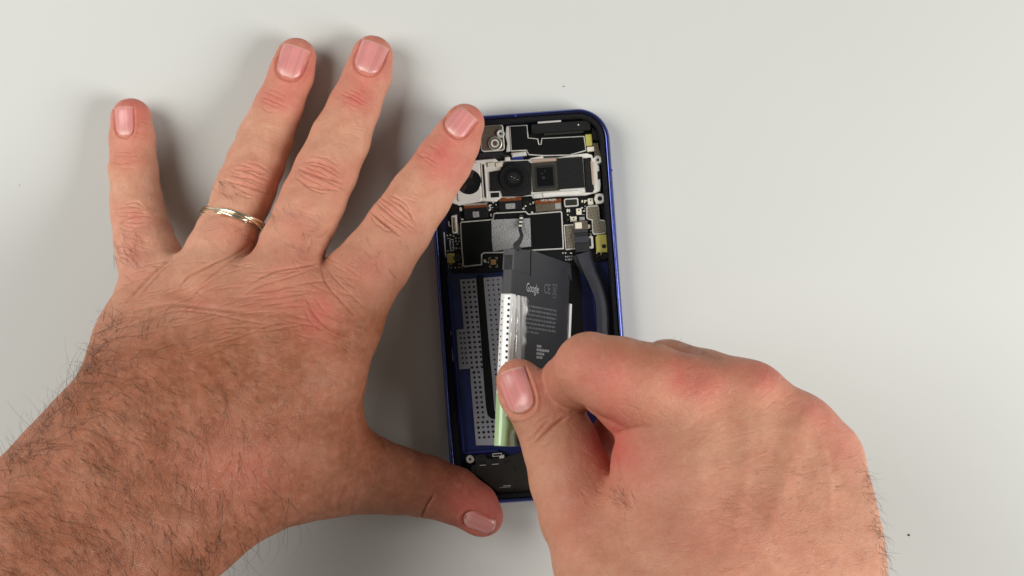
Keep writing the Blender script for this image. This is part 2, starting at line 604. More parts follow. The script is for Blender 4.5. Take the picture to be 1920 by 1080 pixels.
# ================================================================== left hand, spread flat, bracing the phone
def left_hand():
    F = Field((-1330, -640, -8), (60, 500, 700))
    fingers = [
        # little
        [(246, 222, 40, 38, .86), (248, 261, 43, 42, .86), (251, 322, 54, 44.5, .88), (256, 376, 72, 47.5), (262, 410, 92, 50), (269, 443, 114, 54), (281, 485, 146, 60), (300, 560, 204, 74, .85)],
        # ring
        [(555, 109, 40, 38.5, .86), (546, 141, 42, 41.5, .86), (522, 201, 50, 44.5, .88), (496, 261, 66, 50.5, .88), (479, 307, 87, 53.5), (462, 350, 114, 55.5), (452, 376, 129, 55), (440, 405, 146, 52), (425, 440, 165, 57), (410, 480, 187, 64), (387, 560, 224, 82, .85)],
        # middle
        [(698, 106, 40, 39.5, .86), (689, 142, 43, 44, .86), (664, 201, 52, 48, .88), (638, 261, 72, 55.5, .88), (611, 322, 104, 58.5), (587, 376, 138, 60), (572, 410, 160, 60), (549, 460, 190, 61), (520, 560, 236, 84, .85)],
        # index, its tip on the corner of the phone
        [(871, 232, 82, 38, .88), (853, 268, 82, 46, .88), (833, 302, 87, 52, .9), (788, 368, 109, 57.5), (748, 428, 138, 61.5), (704, 492, 175, 67), (668, 535, 199, 74), (632, 600, 229, 86, .85)],
        # thumb, its tip on the lower corner of the phone
        [(905, 968, 80, 39, .95), (888, 950, 80, 46, .95), (850, 928, 87, 52.5), (799, 912, 102, 57), (738, 899, 124, 63.5), (690, 890, 146, 69), (600, 868, 194, 92, .85)],
    ]
    D1 = F.new()
    for ch in fingers:
        d = F.new()
        F.chain(d, ch, 8)
        D1 = np.minimum(D1, d)
    P = F.new()
    pal = [
        [(298, 560, 207, 76, .82), (300, 660, 243, 116, .7), (300, 790, 290, 150, .66)],
        [(387, 562, 229, 84, .82), (365, 680, 258, 120, .72), (330, 820, 304, 170, .68)],
        [(520, 565, 238, 88, .82), (470, 690, 263, 130, .72), (360, 830, 307, 180, .68)],
        [(628, 604, 231, 82, .84), (575, 700, 243, 95, .8), (430, 850, 292, 150, .72)],
        [(690, 890, 146, 68, .92), (600, 866, 194, 92, .85), (520, 855, 235, 112, .8), (400, 868, 290, 140, .75)],
        [(600, 760, 204, 62, .8), (560, 830, 212, 90, .8)],
        [(310, 820, 309, 178, .68), (215, 935, 355, 190, .72), (60, 1100, 412, 208, .78), (-120, 1290, 466, 225, .8)],
        [(420, 900, 282, 95, .8), (330, 970, 326, 110, .8), (200, 1090, 381, 130, .8)],
    ]
    for ch in pal:
        F.chain(P, ch, 46)
    D = smin(P, D1, 16)
    disp, red, tan_shade = skin_maps(21)
    A = math.radians
    # ---- joints
    knuckle(disp, 236, 300, A(92), 34, 5, 22, 1.4, 1.6, 3, 1, 1.0)
    knuckle(disp, 247, 407, A(88), 38, 7, 40, 2.2, 1.9, 8, 2, 2.0)
    knuckle(disp, 512, 189, A(68), 36, 5, 30, 1.8, 1.7, 4, 3, 1.2)
    knuckle(disp, 470, 338, A(67), 48, 8, 52, 3.0, 2.2, 7, 4, 1.6)
    knuckle(disp, 664, 187, A(64), 38, 5, 28, 1.7, 1.7, 4, 5, 1.2)
    knuckle(disp, 600, 328, A(66), 50, 8, 50, 3.2, 2.2, 7, 6, 1.6)
    knuckle(disp, 806, 297, A(52), 34, 4, 34, 1.7, 1.7, 4, 7, 1.0)
    knuckle(disp, 738, 402, A(52), 52, 8, 50, 3.0, 2.2, 7, 8, 1.6)
    # deep readable creases
    for pts, w, d in [
        ([(437, 317), (470, 318), (500, 326)], 2.2, -3.4), ([(418, 336), (450, 345), (495, 357)], 2.2, -2.8), ([(432, 328), (460, 333), (472, 336)], 1.8, -2.2),
        ([(562, 316), (590, 326), (638, 341)], 2.3, -3.6), ([(556, 334), (585, 349), (632, 355)], 2.3, -3.0), ([(566, 305), (600, 304), (640, 325)], 1.8, -2.0),
        ([(700, 395), (720, 418), (750, 442)], 2.4, -3.8), ([(733, 374), (760, 390), (780, 420)], 2.0, -2.4), ([(712, 388), (738, 408), (768, 432)], 1.8, -2.0),
        ([(222, 422), (240, 410), (268, 402)], 2.0, -2.8), ([(226, 405), (246, 397), (270, 392)], 1.6, -1.6), ([(210, 304), (232, 306), (262, 296)], 1.6, -1.6),
        ([(786, 292), (803, 295), (822, 308)], 1.8, -2.2), ([(842, 986), (800, 960), (788, 975)], 1.8, -0.8),
        ([(815, 927), (800, 950), (786, 978)], 2.6, -3.2),
        # dorsum folds
        ([(345, 476), (310, 492), (270, 530), (238, 566)], 3.0, -2.6), ([(330, 488), (300, 512), (262, 556)], 2.0, -1.5),
        ([(483, 447), (450, 470), (405, 492), (360, 512), (330, 538)], 2.8, -2.8), ([(455, 476), (410, 506), (378, 532)], 2.0, -1.6),
        ([(598, 492), (560, 500), (515, 508), (470, 530)], 2.6, -3.0), ([(590, 502), (540, 520), (490, 534), (450, 556)], 2.0, -1.8),
        ([(218, 600), (262, 580), (315, 568), (360, 570), (420, 580), (500, 588), (560, 587)], 5.0, -2.4),
        ([(250, 606), (320, 584), (380, 584), (450, 599), (520, 612)], 2.4, -1.2),
        ([(470, 548), (520, 542), (580, 528), (620, 524)], 2.2, -2.0), ([(480, 560), (530, 556), (590, 545)], 1.8, -1.6),
        ([(600, 498), (612, 530), (638, 562), (664, 590)], 2.4, -2.4), ([(612, 500), (634, 528), (662, 556), (682, 575)], 1.8, -1.6),
        ([(574, 556), (590, 590), (618, 616), (660, 632)], 2.6, -2.6), ([(588, 552), (606, 580), (640, 606)], 1.8, -1.6), ([(570, 580), (584, 604), (606, 622)], 1.6, -1.3),
    ]:
        stroke(disp, pts, w, d)
    r = random.Random(5)
    for i in range(170):      # fine transverse wrinkles on the back of the hand
        x = r.uniform(235, 660); y = r.uniform(490, 660) + (x - 450) * -0.03
        ln = r.uniform(25, 80); a = A(r.gauss(6 if x > 420 else 22, 9)) if x < 560 else A(r.gauss(-28, 16))
        c, s_ = math.cos(a), -math.sin(a)
        stroke(disp, [(x - c * ln / 2, y - s_ * ln / 2), (x + r.uniform(-2, 2), y + r.uniform(-3, 3)), (x + c * ln / 2, y + s_ * ln / 2)], r.uniform(1.2, 2.0), -r.uniform(0.35, 1.15), n=6)
    for (x0, y0, x1, y1) in [(255, 222, 290, 300), (530, 215, 470, 300), (690, 215, 640, 300), (820, 320, 760, 380), (610, 440, 560, 380), (690, 480, 640, 540), (270, 440, 250, 470)]:
        for i in range(9):
            t = r.random(); x = x0 + (x1 - x0) * t + r.uniform(-18, 18); y = y0 + (y1 - y0) * t
            stroke(disp, [(x - 16, y - 4), (x, y + r.uniform(-2, 2)), (x + 16, y + 5)], 1.3, -r.uniform(0.25, 0.6), n=5)
    for i in range(90):       # forearm and wrist micro folds
        x = r.uniform(150, 620); y = r.uniform(660, 930)
        ln = r.uniform(30, 80); a = A(r.gauss(-30, 12)); c, s_ = math.cos(a), -math.sin(a)
        stroke(disp, [(x - c * ln / 2, y - s_ * ln / 2), (x, y + r.uniform(-3, 3)), (x + c * ln / 2, y + s_ * ln / 2)], 1.6, -r.uniform(0.2, 0.6), n=5)
    # web folds beside the thumb
    stroke(disp, [(652, 905), (640, 930), (628, 962)], 5.0, -3.2)
    stroke(disp, [(668, 915), (662, 938), (655, 962)], 4.5, -2.4)
    stroke(disp, [(636, 890), (620, 925), (606, 955)], 6.0, -1.8)
    # tendons, veins, bulges next to the ring
    for pts, w, d in [([(520, 590), (470, 690), (400, 800)], 15, 3.2), ([(390, 600), (370, 690), (340, 790)], 13, 2.6), ([(320, 600), (345, 660), (400, 720), (430, 790)], 9, 2.8), ([(610, 640), (560, 710), (470, 790)], 13, 2.6), ([(440, 620), (420, 690), (330, 770), (240, 840)], 9, 2.4)]:
        stroke(disp, pts, w, d)
    blob(disp, 352, 552, 40, 20, 0.2, -8.0); blob(disp, 455, 560, 30, 20, 0, -3.5); blob(disp, 575, 540, 22, 16, 0, -2.5)
    blob(disp, 448, 382, 42, 12, 0.38, 2.2); blob(disp, 430, 428, 46, 12, 0.3, 2.6)
    stroke(disp, [(388, 404), (432, 400), (468, 410), (493, 424)], 6, -3.4)
    nails = [
        (233, 227, A(93), 56, 34, 1.6, 0.06, 'narrow pink nail of the little finger'),
        (547, 116, A(72), 63, 51, 1.6, 0.10, 'pink nail of the ring finger'),
        (694, 108, A(68), 61, 51, 1.6, 0.08, 'pink nail of the middle finger'),
        (862, 230, A(52), 52, 47, 1.6, 0.02, 'pink nail of the index finger'),
        (899, 980, A(-22), 60, 33, 1.0, 0.0, 'shaded nail of the thumb'),
    ]
    for nl in nails:
        nail_groove(disp, nl)
    # ---- skin colour: redness and browning
    for (x, y, rx, ry, a, v) in [(247, 215, 46, 62, 0, .85), (553, 118, 52, 66, .3, .8), (697, 112, 52, 66, .35, .75), (872, 240, 56, 78, .6, .75), (900, 960, 80, 60, .5, .9), (838, 320, 40, 40, 0, .45),
                                 (240, 300, 40, 24, 0, .35), (512, 189, 46, 26, .3, .5), (664, 187, 48, 28, .3, .5), (806, 297, 44, 28, .6, .35), (475, 335, 56, 34, .3, .4), (602, 328, 58, 34, .3, .45), (738, 402, 56, 36, .6, .35), (247, 407, 44, 30, 0, .3),
                                 (600, 590, 40, 50, .3, .5), (510, 560, 60, 36, 0, .28), (385, 560, 46, 34, 0, .2), (555, 430, 46, 46, 0, .3), (430, 435, 46, 24, .3, .35), (690, 500, 50, 40, 0, .3), (440, 880, 90, 70, .4, .25), (560, 500, 60, 30, 0, .25), (250, 480, 34, 60, 0, .3)]:
        blob(red, x, y, rx, ry, a, v)
    red *= 0.8 + 0.55 * value_noise(24, 77)
    np.clip(red, 0, 0.95, out=red)
    yy, xx = np.mgrid[0:MH, 0:MW]
    yy = yy - MY; xx = xx - MX
    q = (yy + (xx - 450) * 0.12 - 440) / 200.0
    tan_shade += np.clip(q, 0, 1) * 0.95  # tanned skin towards the arm, plus the back's dimmer light painted in
    tan_shade *= 0.85 + 0.3 * value_noise(50, 31)
    np.clip(tan_shade, 0, 1, out=tan_shade)
    ob, hm = hand_mesh('hand', F, D, disp, red, tan_shade, SKIN)
    tag(ob, 'left hand spread flat with a twisted gold band and hairy forearm, bracing the phone', 'hand')
    nm = box_blur(np.where(hm < 0, 0, hm), 4, 2)
    for nl in nails:
        make_nail(nl[:7], nm, ob, nl[7])
    # ---- hair
    roots = []
    r = random.Random(3)
    n = 0
    while n < 1050:
        x = r.uniform(-20, 560); y = r.uniform(600, 1080)
        # dense on the forearm, thinning towards the back of the hand and thumb
        u = ((x - 200) * 0.7 + (860 - y) * 0.7)
        p = 1.0 if u < 60 else max(0.0, 1 - (u - 60) / 270)
        side = ((x - 250) * 0.72 + (y - 850) * 0.69)
        p *= 1.0 if side < 80 else 0.75
        if r.random() > p * 0.9: continue
        flow = -20 - 50 * min(1, max(0, (x + y * 0.6 - 500) / 500)) + r.gauss(0, 17)
        if side < -95: flow = 60 + r.gauss(0, 40)
        roots.append((x, y, r.uniform(34, 92), flow, r.gauss(-55, 38), r.uniform(4, 13), r.uniform(0.5, 1.2)))
        n += 1
    for i in range(40):      # blue black tuft on the outer edge of the hand
        t = r.random()
        x = 158 + 62 * t + r.uniform(-4, 22); y = 700 - 108 * t + r.uniform(-6, 8)
        roots.append((x, y, r.uniform(24, 55), 135 + r.gauss(0, 35), r.gauss(50, 40), r.uniform(6, 16), r.uniform(0.6, 1.2)))
    for i in range(70):      # outer edge of the forearm
        t = r.random()
        x = 150 - 150 * t + r.uniform(0, 30); y = 706 + 182 * t + r.uniform(-2, 10)
        roots.append((x, y, r.uniform(26, 60), 125 + r.gauss(0, 30), r.gauss(-50, 40), r.uniform(6, 18), r.uniform(0.5, 1.1)))
    for i in range(16):       # wrist edge below the thumb
        t = r.random()
        x = 450 - 110 * t + r.uniform(-14, 6); y = 984 + 90 * t + r.uniform(-10, -3)
        roots.append((x, y, r.uniform(24, 60), -60 + r.gauss(0, 35), r.gauss(40, 60), r.uniform(6, 16), r.uniform(0.9, 1.5)))
    for cx_, cy_, k_, sx, sy, fl in [(418, 352, 26, 24, 9, -60), (228, 470, 34, 14, 26, -40), (560, 420, 26, 30, 26, -70), (700, 480, 22, 30, 20, -75), (250, 470, 12, 20, 20, -60), (430, 440, 12, 30, 12, -10), (520, 640, 40, 90, 40, -25), (440, 700, 60, 100, 60, -30)]:
        for i in range(k_):
            roots.append((r.gauss(cx_, sx), r.gauss(cy_, sy), r.uniform(12, 34), fl + r.gauss(0, 22), r.gauss(-20, 40), r.uniform(3, 8), r.uniform(0.55, 0.95)))
    make_hair(hm, roots, ob)
    return ob, hm

# ================================================================== right hand, pinching the pull tab
def right_hand():
    F = Field((-60, -960, -4), (720, 60, 800))
    D1 = F.new()
    fingers = [
        # thumb
        [(972, 714, 264, 42, .82), (985, 735, 270, 50, .84), (1008, 757, 284, 58, .88), (1036, 799, 288, 66, .9), (1052, 837, 298, 71, .92), (1071, 896, 322, 78), (1096, 966, 353, 84), (1150, 1050, 401, 112)],
        # index: down behind the thumb, knuckle, then back to the hand
        [(996, 772, 176, 38), (1030, 748, 196, 44), (1068, 721, 268, 56), (1106, 690, 408, 66), (1160, 708, 424, 76), (1215, 728, 428, 84), (1292, 760, 428, 90, .9)],
        # middle, curled in behind
        [(1136, 836, 214, 44), (1165, 810, 234, 50), (1212, 755, 307, 58), (1252, 702, 349, 64), (1320, 722, 389, 66), (1398, 752, 423, 74)],
        [(1215, 880, 170, 44), (1260, 840, 194, 50), (1330, 800, 290, 58), (1400, 780, 345, 62), (1492, 812, 422, 74)],
        [(1330, 930, 167, 40), (1380, 890, 186, 46), (1440, 860, 247, 50), (1552, 862, 424, 64)],
    ]
    for ch in fingers:
        d = F.new()
        F.chain(d, ch, 8)
        D1 = np.minimum(D1, d)
    P = F.new()
    for ch in [
        [(1292, 762, 424, 92, .85), (1290, 900, 428, 118, .8), (1290, 1160, 520, 165, .8)],
        [(1400, 757, 422, 80, .9), (1380, 900, 447, 130, .75), (1360, 1160, 525, 180, .75)],
        [(1490, 818, 430, 80, .9), (1465, 930, 457, 130, .75), (1430, 1160, 520, 190, .75)],
        [(1545, 866, 429, 68, .9), (1520, 950, 456, 100, .8), (1485, 1060, 488, 165, .75), (1480, 1200, 510, 185, .75)],
        [(1370, 1150, 515, 205, .72), (1430, 1400, 545, 205, .8), (1520, 1750, 575, 215, .85)],
        [(1150, 1052, 412, 112), (1200, 1200, 520, 150, .9)],
        [(1240, 868, 393, 88, .9), (1268, 960, 422, 98, .9), (1280, 1080, 457, 130, .85)],
    ]:
        F.chain(P, ch, 40)
    # the index knuckle lobe above the thumb crease
    d = F.new()
    F.chain(d, [(1137, 736, 396, 48), (1182, 760, 398, 60), (1230, 780, 402, 68)], 8)
    D1 = np.minimum(D1, d)
    D = smin(P, D1, 14)
    disp, red, tan_shade = skin_maps(51)
    disp *= 0.8
    A = math.radians
    r = random.Random(9)
    for pts, w, d in [([(996, 838), (1018, 816), (1040, 796), (1062, 782)], 3.0, -3.6), ([(985, 832), (1005, 812), (1030, 786)], 2.4, -2.0), ([(1000, 800), (1016, 788), (1030, 780)], 2.2, -1.3), ([(1010, 850), (1030, 832), (1050, 820)], 2.2, -0.9),
                      ([(1178, 946), (1166, 912), (1156, 880), (1150, 848)], 5, -3.5),
                      ([(1185, 950), (1170, 935), (1150, 925)], 2.4, -1.8), ([(1176, 930), (1160, 915), (1140, 910)], 2.2, -1.6), ([(1168, 905), (1150, 890), (1132, 890)], 2.0, -1.2),
                      ([(1152, 818), (1180, 806), (1215, 800)], 5, -2.5), ([(1352, 720), (1362, 770), (1375, 850)], 20, -3.0), ([(1455, 750), (1455, 820), (1440, 900)], 20, -3.0), ([(1528, 805), (1518, 870), (1490, 950)], 18, -2.6),
                      ([(1500, 760), (1540, 830), (1555, 900), (1560, 990)], 7, 2.2), ([(1310, 800), (1312, 900), (1322, 1020)], 15, 1.8), ([(1405, 800), (1397, 900), (1380, 1020)], 15, 1.9), ([(1485, 850), (1465, 930), (1430, 1030)], 14, 1.6), ([(1340, 860), (1380, 930), (1440, 980), (1470, 1050)], 7, 1.6), ([(1250, 860), (1300, 930), (1330, 1010)], 7, 1.2)]:
        stroke(disp, pts, w, d)
    blob(disp, 1312, 738, 34, 30, 0, 6); blob(disp, 1428, 722, 30, 30, 0, 6); blob(disp, 1512, 786, 26, 28, 0, 5)
    for cx_, cy_, n_, sx, sy, an in [(1315, 745, 34, 34, 24, 30), (1330, 800, 20, 30, 16, 20), (1440, 740, 14, 24, 22, 50), (1210, 780, 16, 30, 20, -35), (1130, 920, 22, 26, 16, -35), (1400, 900, 60, 120, 70, 5), (1350, 1000, 70, 130, 50, 5)]:
        for i in range(n_):
            x, y = r.gauss(cx_, sx), r.gauss(cy_, sy); ln = r.uniform(12, 40); a = A(an + r.gauss(0, 14)); c, s_ = math.cos(a), -math.sin(a)
            stroke(disp, [(x - c * ln / 2, y - s_ * ln / 2), (x, y + r.uniform(-2, 2)), (x + c * ln / 2, y + s_ * ln / 2)], 1.8, -r.uniform(0.12, 0.45), n=5)
    nails = [(968, 733, A(110), 84, 57, 1.6, 0.05, 'broad nail of the thumb')]
    for nl in nails:
        nail_groove(disp, nl)
    for (x, y, rx, ry, a, v) in [(1300, 715, 62, 40, .3, .7), (1430, 702, 50, 40, .4, .6), (1100, 680, 60, 50, 0, .35), (1150, 720, 60, 50, 0, .4), (980, 720, 60, 60, .4, .45), (1540, 770, 50, 40, .5, .45), (1150, 820, 50, 60, 0, .5), (1200, 880, 70, 80, 0, .3), (1590, 840, 40, 50, 0, .35), (1080, 960, 50, 90, 0, .25), (1350, 1000, 160, 90, 0, .22), (1140, 835, 40, 40, 0, .6)]:
        blob(red, x, y, rx, ry, a, v)
    red *= 0.8 + 0.55 * value_noise(28, 83)
    np.clip(red, 0, 0.9, out=red)
    tan_shade += 0.18 + 0.3 * (value_noise(60, 91) - 0.3)
    for (x, y, rx, ry, a, v) in [(1060, 800, 50, 90, -.4, .35), (1180, 660, 110, 36, .2, .5), (1330, 680, 90, 30, .2, .4), (1230, 800, 60, 50, 0, .2)]:  # shade painted as browner skin: thumb flank, upper sides of the fingers
        blob(tan_shade, x, y, rx, ry, a, v)
    np.clip(tan_shade, 0, 0.9, out=tan_shade)
    ob, hm = hand_mesh('hand', F, D, disp, red, tan_shade, SKIN)
    tag(ob, 'right hand with bare fingers pinching the pull tab between thumb and index finger', 'hand')
    nm = box_blur(np.where(hm < 0, 0, hm), 4, 2)
    for nl in nails:
        make_nail(nl[:7], nm, ob, nl[7])
    roots = []
    for i in range(80):      # fringe along the outer edge of the wrist
        t = r.random() ** 0.7
        x = 1612 + 54 * t + r.uniform(-12, 8); y = 850 + 228 * t
        roots.append((x, y, r.uniform(14, 42), 30 - 90 * r.random() - 20 * t, r.gauss(-50, 50), r.uniform(5, 14), r.uniform(0.5, 1.1)))
    for i in range(330):
        x = r.uniform(1340, 1640); y = r.uniform(850, 1080)
        if r.random() > 0.25 + 0.7 * (x - 1340) / 300: continue
        roots.append((x, y, r.uniform(12, 34), r.gauss(25, 30), r.gauss(20, 30), r.uniform(2, 5), r.uniform(0.3, 0.55)))
    for i in range(36):
        x = r.uniform(1200, 1350); y = 640 + max(0, x - 1270) * 0.36 + r.uniform(0, 8)
        roots.append((x, y, r.uniform(6, 16), r.gauss(70, 30), r.gauss(0, 40), r.uniform(2, 5), r.uniform(0.5, 0.8)))
    for i in range(26):
        roots.append((r.gauss(1160, 14), r.gauss(930, 14), r.uniform(10, 26), r.gauss(-60, 20), r.gauss(0, 30), r.uniform(2, 5), r.uniform(0.5, 0.9)))
    make_hair(hm, roots, ob)
    return ob, hm

LH, LHM = left_hand()
RH, RHM = right_hand()

# ================================================================== the ring
def build_ring():
    gold = material('worn_pale_gold', (0.80, 0.71, 0.54, 1), rough=0.24, metal=1.0, noise=(700, 0.12), bump=(900, 0.3, 0.0002))
    c = np.array([438.0, 410.0]); zc = 147.0
    ax = np.array([math.cos(math.radians(66)), -math.sin(math.radians(66))])   # along the finger in px
    tx = np.array([-ax[1], ax[0]])
    root = None
    R = 57.5
    def path(th, off_r, off_a):
        rr = R + off_r
        lat = rr * math.cos(th); up = rr * 1.06 * math.sin(th)
        al = 11.0 * math.sin(th) - 3.0 + off_a + 9.0 * math.cos(th)
        p = c + tx * lat + ax * al
        return np.array(W(p[0], p[1], max(2.0, zc + up)))
    root = empty('finger_ring', W(440, 409, 76))
    tag(root, 'twisted gold band worn on the ring finger of the spread hand', 'ring')
    inv = Matrix.Translation(Vector(root.location)).inverted()
    def tube(name, f, rad, n=150, m=8):
        vs_, fs = [], []
        pts = [f(i / n * 2 * math.pi) for i in range(n)]
        for i in range(n):
            d = pts[(i + 1) % n] - pts[i - 1]; d /= np.linalg.norm(d)
            u = np.cross(d, (0.3, 0.9, 0.1)); u /= np.linalg.norm(u); v = np.cross(d, u)
            rr = rad(i / n * 2 * math.pi) * S
            for q in range(m):
                a = q * 2 * math.pi / m
                vs_.append(tuple(inv @ Vector(pts[i] + u * math.cos(a) * rr + v * math.sin(a) * rr)))
        for i in range(n):
            for q in range(m):
                i2 = (i + 1) % n; q2 = (q + 1) % m
                fs.append((i * m + q, i2 * m + q, i2 * m + q2, i * m + q2))
        return link_mesh(name, vs_, fs, gold, root, smooth=True)
    for s in range(3):
        ph = s * 2 * math.pi / 3
        tube('strand', lambda th, ph=ph: path(th, 1.5 + 1.3 * math.cos(2 * th + ph), 4.4 * math.sin(2 * th + ph)), lambda th: 3.5 + 0.5 * math.sin(5 * th))
    # the small knot on top
    k0 = math.radians(66)
    vs_, fs = [], []
    n = 28
    for i in range(n):
        a = i / n * 2 * math.pi
        p0 = path(k0 + 0.03 * math.sin(2 * a), 1.5 + 5.5 * math.cos(a), 7.0 * math.sin(a))
        for q in range(6):
            b = q / 6 * 2 * math.pi
            vs_.append(tuple(inv @ Vector(p0 + np.array([math.cos(b) * 2.0, 0.6 * math.cos(b), math.sin(b) * 2.0]) * S)))
    for i in range(n):
        for q in range(6):
            i2 = (i + 1) % n; q2 = (q + 1) % 6
            fs.append((i * 6 + q, i2 * 6 + q, i2 * 6 + q2, i * 6 + q2))
    link_mesh('knot', vs_, fs, gold, root, smooth=True)
build_ring()
# ================================================================== the opened phone
PC = (994.0, 575.0)
PA = math.radians(4.1)
K30 = (HC - 30) / HC
def Q(px, py):
    """photo pixel -> phone-local (right, up) in pixel units"""
    dx, dy = px - PC[0], py - PC[1]
    c, s = math.cos(PA), math.sin(PA)
    return (dx * c - dy * s, -(dx * s + dy * c))

M_BLUE = material('blue_anodised_metal', srgb(84, 94, 158), rough=0.2, metal=1.0, noise=(60, 0.08))
M_NAVY = material('navy_tray', srgb(24, 38, 100), rough=0.34, spec=0.5, noise=(90, 0.45), bump=(260, 0.25, 0.0003))
M_NAVYR = material('navy_ridge', srgb(44, 54, 136), rough=0.28, spec=0.6)
M_FOAM = material('black_foam_gasket', srgb(14, 14, 16), rough=0.75, spec=0.25, noise=(1800, 0.6), bump=(1500, 1.0, 0.0006))
M_PCB = material('black_circuit_board', srgb(9, 9, 10), rough=0.5, spec=0.25, noise=(1400, 0.4))
M_BLACK = material('black_shield_film', srgb(11, 11, 12), rough=0.42, spec=0.22, noise=(300, 0.15))
M_BLKM = material('matte_black_plastic', srgb(21, 21, 22), rough=0.62, spec=0.22, noise=(700, 0.2), bump=(2500, 0.2, 0.0002))
M_GLOSS = material('black_lens_glass', srgb(4, 4, 6), rough=0.06, spec=0.6, coat=0.5)
M_STEEL = material('stamped_steel', srgb(226, 224, 218), rough=0.28, metal=0.3, noise=(500, 0.08), bump=(900, 0.15, 0.0003))
M_WHITE = material('pale_bracket_metal', srgb(230, 227, 220), rough=0.34, metal=0.2, noise=(400, 0.05), bump=(700, 0.12, 0.0003))
M_BRONZE = material('brown_grey_metal', srgb(112, 102, 88), rough=0.4, metal=0.55, noise=(900, 0.2), bump=(1600, 0.3, 0.0002))
M_COPPER = material('copper_flex', srgb(128, 72, 36), rough=0.35, metal=0.35, noise=(900, 0.25))
M_PINK = material('pinkish_brass_bar', srgb(216, 186, 168), rough=0.3, metal=0.5)
M_YEL = material('yellow_contact_tab', srgb(184, 176, 92), rough=0.42, metal=0.2, noise=(700, 0.1))
M_CREAM = material('cream_pad', srgb(214, 208, 190), rough=0.5)
M_GOLD = material('gold_plated_chip', srgb(188, 142, 92), rough=0.35, metal=0.4, noise=(2500, 0.5))
M_FLEX = material('grey_black_flex', srgb(54, 55, 63), rough=0.42, spec=0.45, noise=(500, 0.12))
M_FLEX2 = material('dark_flex', srgb(38, 38, 40), rough=0.42, spec=0.45)
M_GREYTAPE = material('grey_thermal_pad', srgb(150, 150, 150), rough=0.6, noise=(1700, 0.12), bump=(1500, 1.0, 0.0008))
M_STRIP = material('grey_adhesive_strip', srgb(172, 174, 184), rough=0.5, noise=(260, 0.06))
M_HOLE = material('dark_hole', srgb(8, 8, 12), rough=0.6)
M_PLATE = material('dark_metal_plate', srgb(56, 55, 51), rough=0.38, metal=0.5, noise=(300, 0.12))
M_TELE = material('dark_olive_grey_metal', srgb(66, 63, 55), rough=0.4, metal=0.4, noise=(900, 0.2))
M_INK = material('pale_print', srgb(176, 176, 178), rough=0.6)
M_INKW = material('white_print', srgb(214, 212, 206), rough=0.6)

def grid_material():
    m = material('perforated_shield', srgb(150, 144, 130), rough=0.35, metal=0.6)
    nt = m.node_tree; b = nt.nodes['Principled BSDF']
    tc = [n for n in nt.nodes if n.type == 'TEX_COORD'][0]
    mp = nt.nodes.new('ShaderNodeMapping'); mp.inputs['Rotation'].default_value = (0, 0, 0.2)
    br = nt.nodes.new('ShaderNodeTexBrick'); br.offset = 0.0
    br.inputs['Scale'].default_value = 900
    br.inputs['Brick Width'].default_value = 0.5; br.inputs['Row Height'].default_value = 0.5
    br.inputs['Mortar Size'].default_value = 0.09
    br.inputs['Color1'].default_value = srgb(60, 55, 46); br.inputs['Color2'].default_value = srgb(66, 60, 50); br.inputs['Mortar'].default_value = srgb(176, 168, 148)
    nt.links.new(tc.outputs['Object'], mp.inputs['Vector']); nt.links.new(mp.outputs['Vector'], br.inputs['Vector'])
    nt.links.new(br.outputs['Color'], b.inputs['Base Color'])
    return m
M_GRID = grid_material()

phone = empty('smartphone', ((PC[0] - 960) * K30 * S, (540 - PC[1]) * K30 * S, 0))
phone.rotation_euler = (0, 0, PA)
tag(phone, 'opened blue smartphone lying face down with its cameras and circuit board exposed', 'smartphone')

def pm(name, vs_, fs, mat, parent, smooth=False):
    """mesh given in phone-local pixel units"""
    k = K30 * S
    return link_mesh(name, [(v[0] * k, v[1] * k, v[2] * S) for v in vs_], fs, mat, parent, smooth)

def inset(poly, d):
    n = len(poly); out = []
    area_ = sum(poly[i][0] * poly[(i + 1) % n][1] - poly[(i + 1) % n][0] * poly[i][1] for i in range(n))
    sg = 1 if area_ > 0 else -1
    for i in range(n):
        p0, p1, p2 = np.array(poly[i - 1]), np.array(poly[i]), np.array(poly[(i + 1) % n])
        e1 = p1 - p0; e2 = p2 - p1
        e1 = e1 / (np.linalg.norm(e1) + 1e-9); e2 = e2 / (np.linalg.norm(e2) + 1e-9)
        n1 = np.array([-e1[1], e1[0]]) * sg; n2 = np.array([-e2[1], e2[0]]) * sg
        b = n1 + n2
        q = max(0.35, (b @ b) / 2)
        out.append(tuple(p1 + b / q * d))
    return out

def prism(name, poly, z0, z1, mat, parent=None, ch=0.8):
    """solid with a chamfered top edge; poly in phone-local pixel units"""
    parent = phone if parent is None else parent
    n = len(poly)
    a = sum(poly[i][0] * poly[(i + 1) % n][1] - poly[(i + 1) % n][0] * poly[i][1] for i in range(n))
    if a < 0: poly = poly[::-1]
    top = inset(poly, ch) if ch else poly
    vs_ = [(x, y, z0) for x, y in poly] + [(x, y, z1 - ch) for x, y in poly] + [(x, y, z1) for x, y in top]
    fs = []
    for r in range(2):
        for i in range(n):
            j = (i + 1) % n
            fs.append((r * n + i, r * n + j, (r + 1) * n + j, (r + 1) * n + i))
    fs.append(tuple(range(2 * n, 3 * n)))
    return pm(name, vs_, fs, mat, parent)

def rr(u0, v0, u1, v1, r, n=5):
    u0, u1 = min(u0, u1), max(u0, u1); v0, v1 = min(v0, v1), max(v0, v1)
    r = min(r, (u1 - u0) / 2.01, (v1 - v0) / 2.01)
    out = []
    for cx_, cy_, a0 in ((u1 - r, v1 - r, 0), (u0 + r, v1 - r, 90), (u0 + r, v0 + r, 180), (u1 - r, v0 + r, 270)):
        for i in range(n + 1):
            a = math.radians(a0 + 90 * i / n)
            out.append((cx_ + r * math.cos(a), cy_ + r * math.sin(a)))
    return out

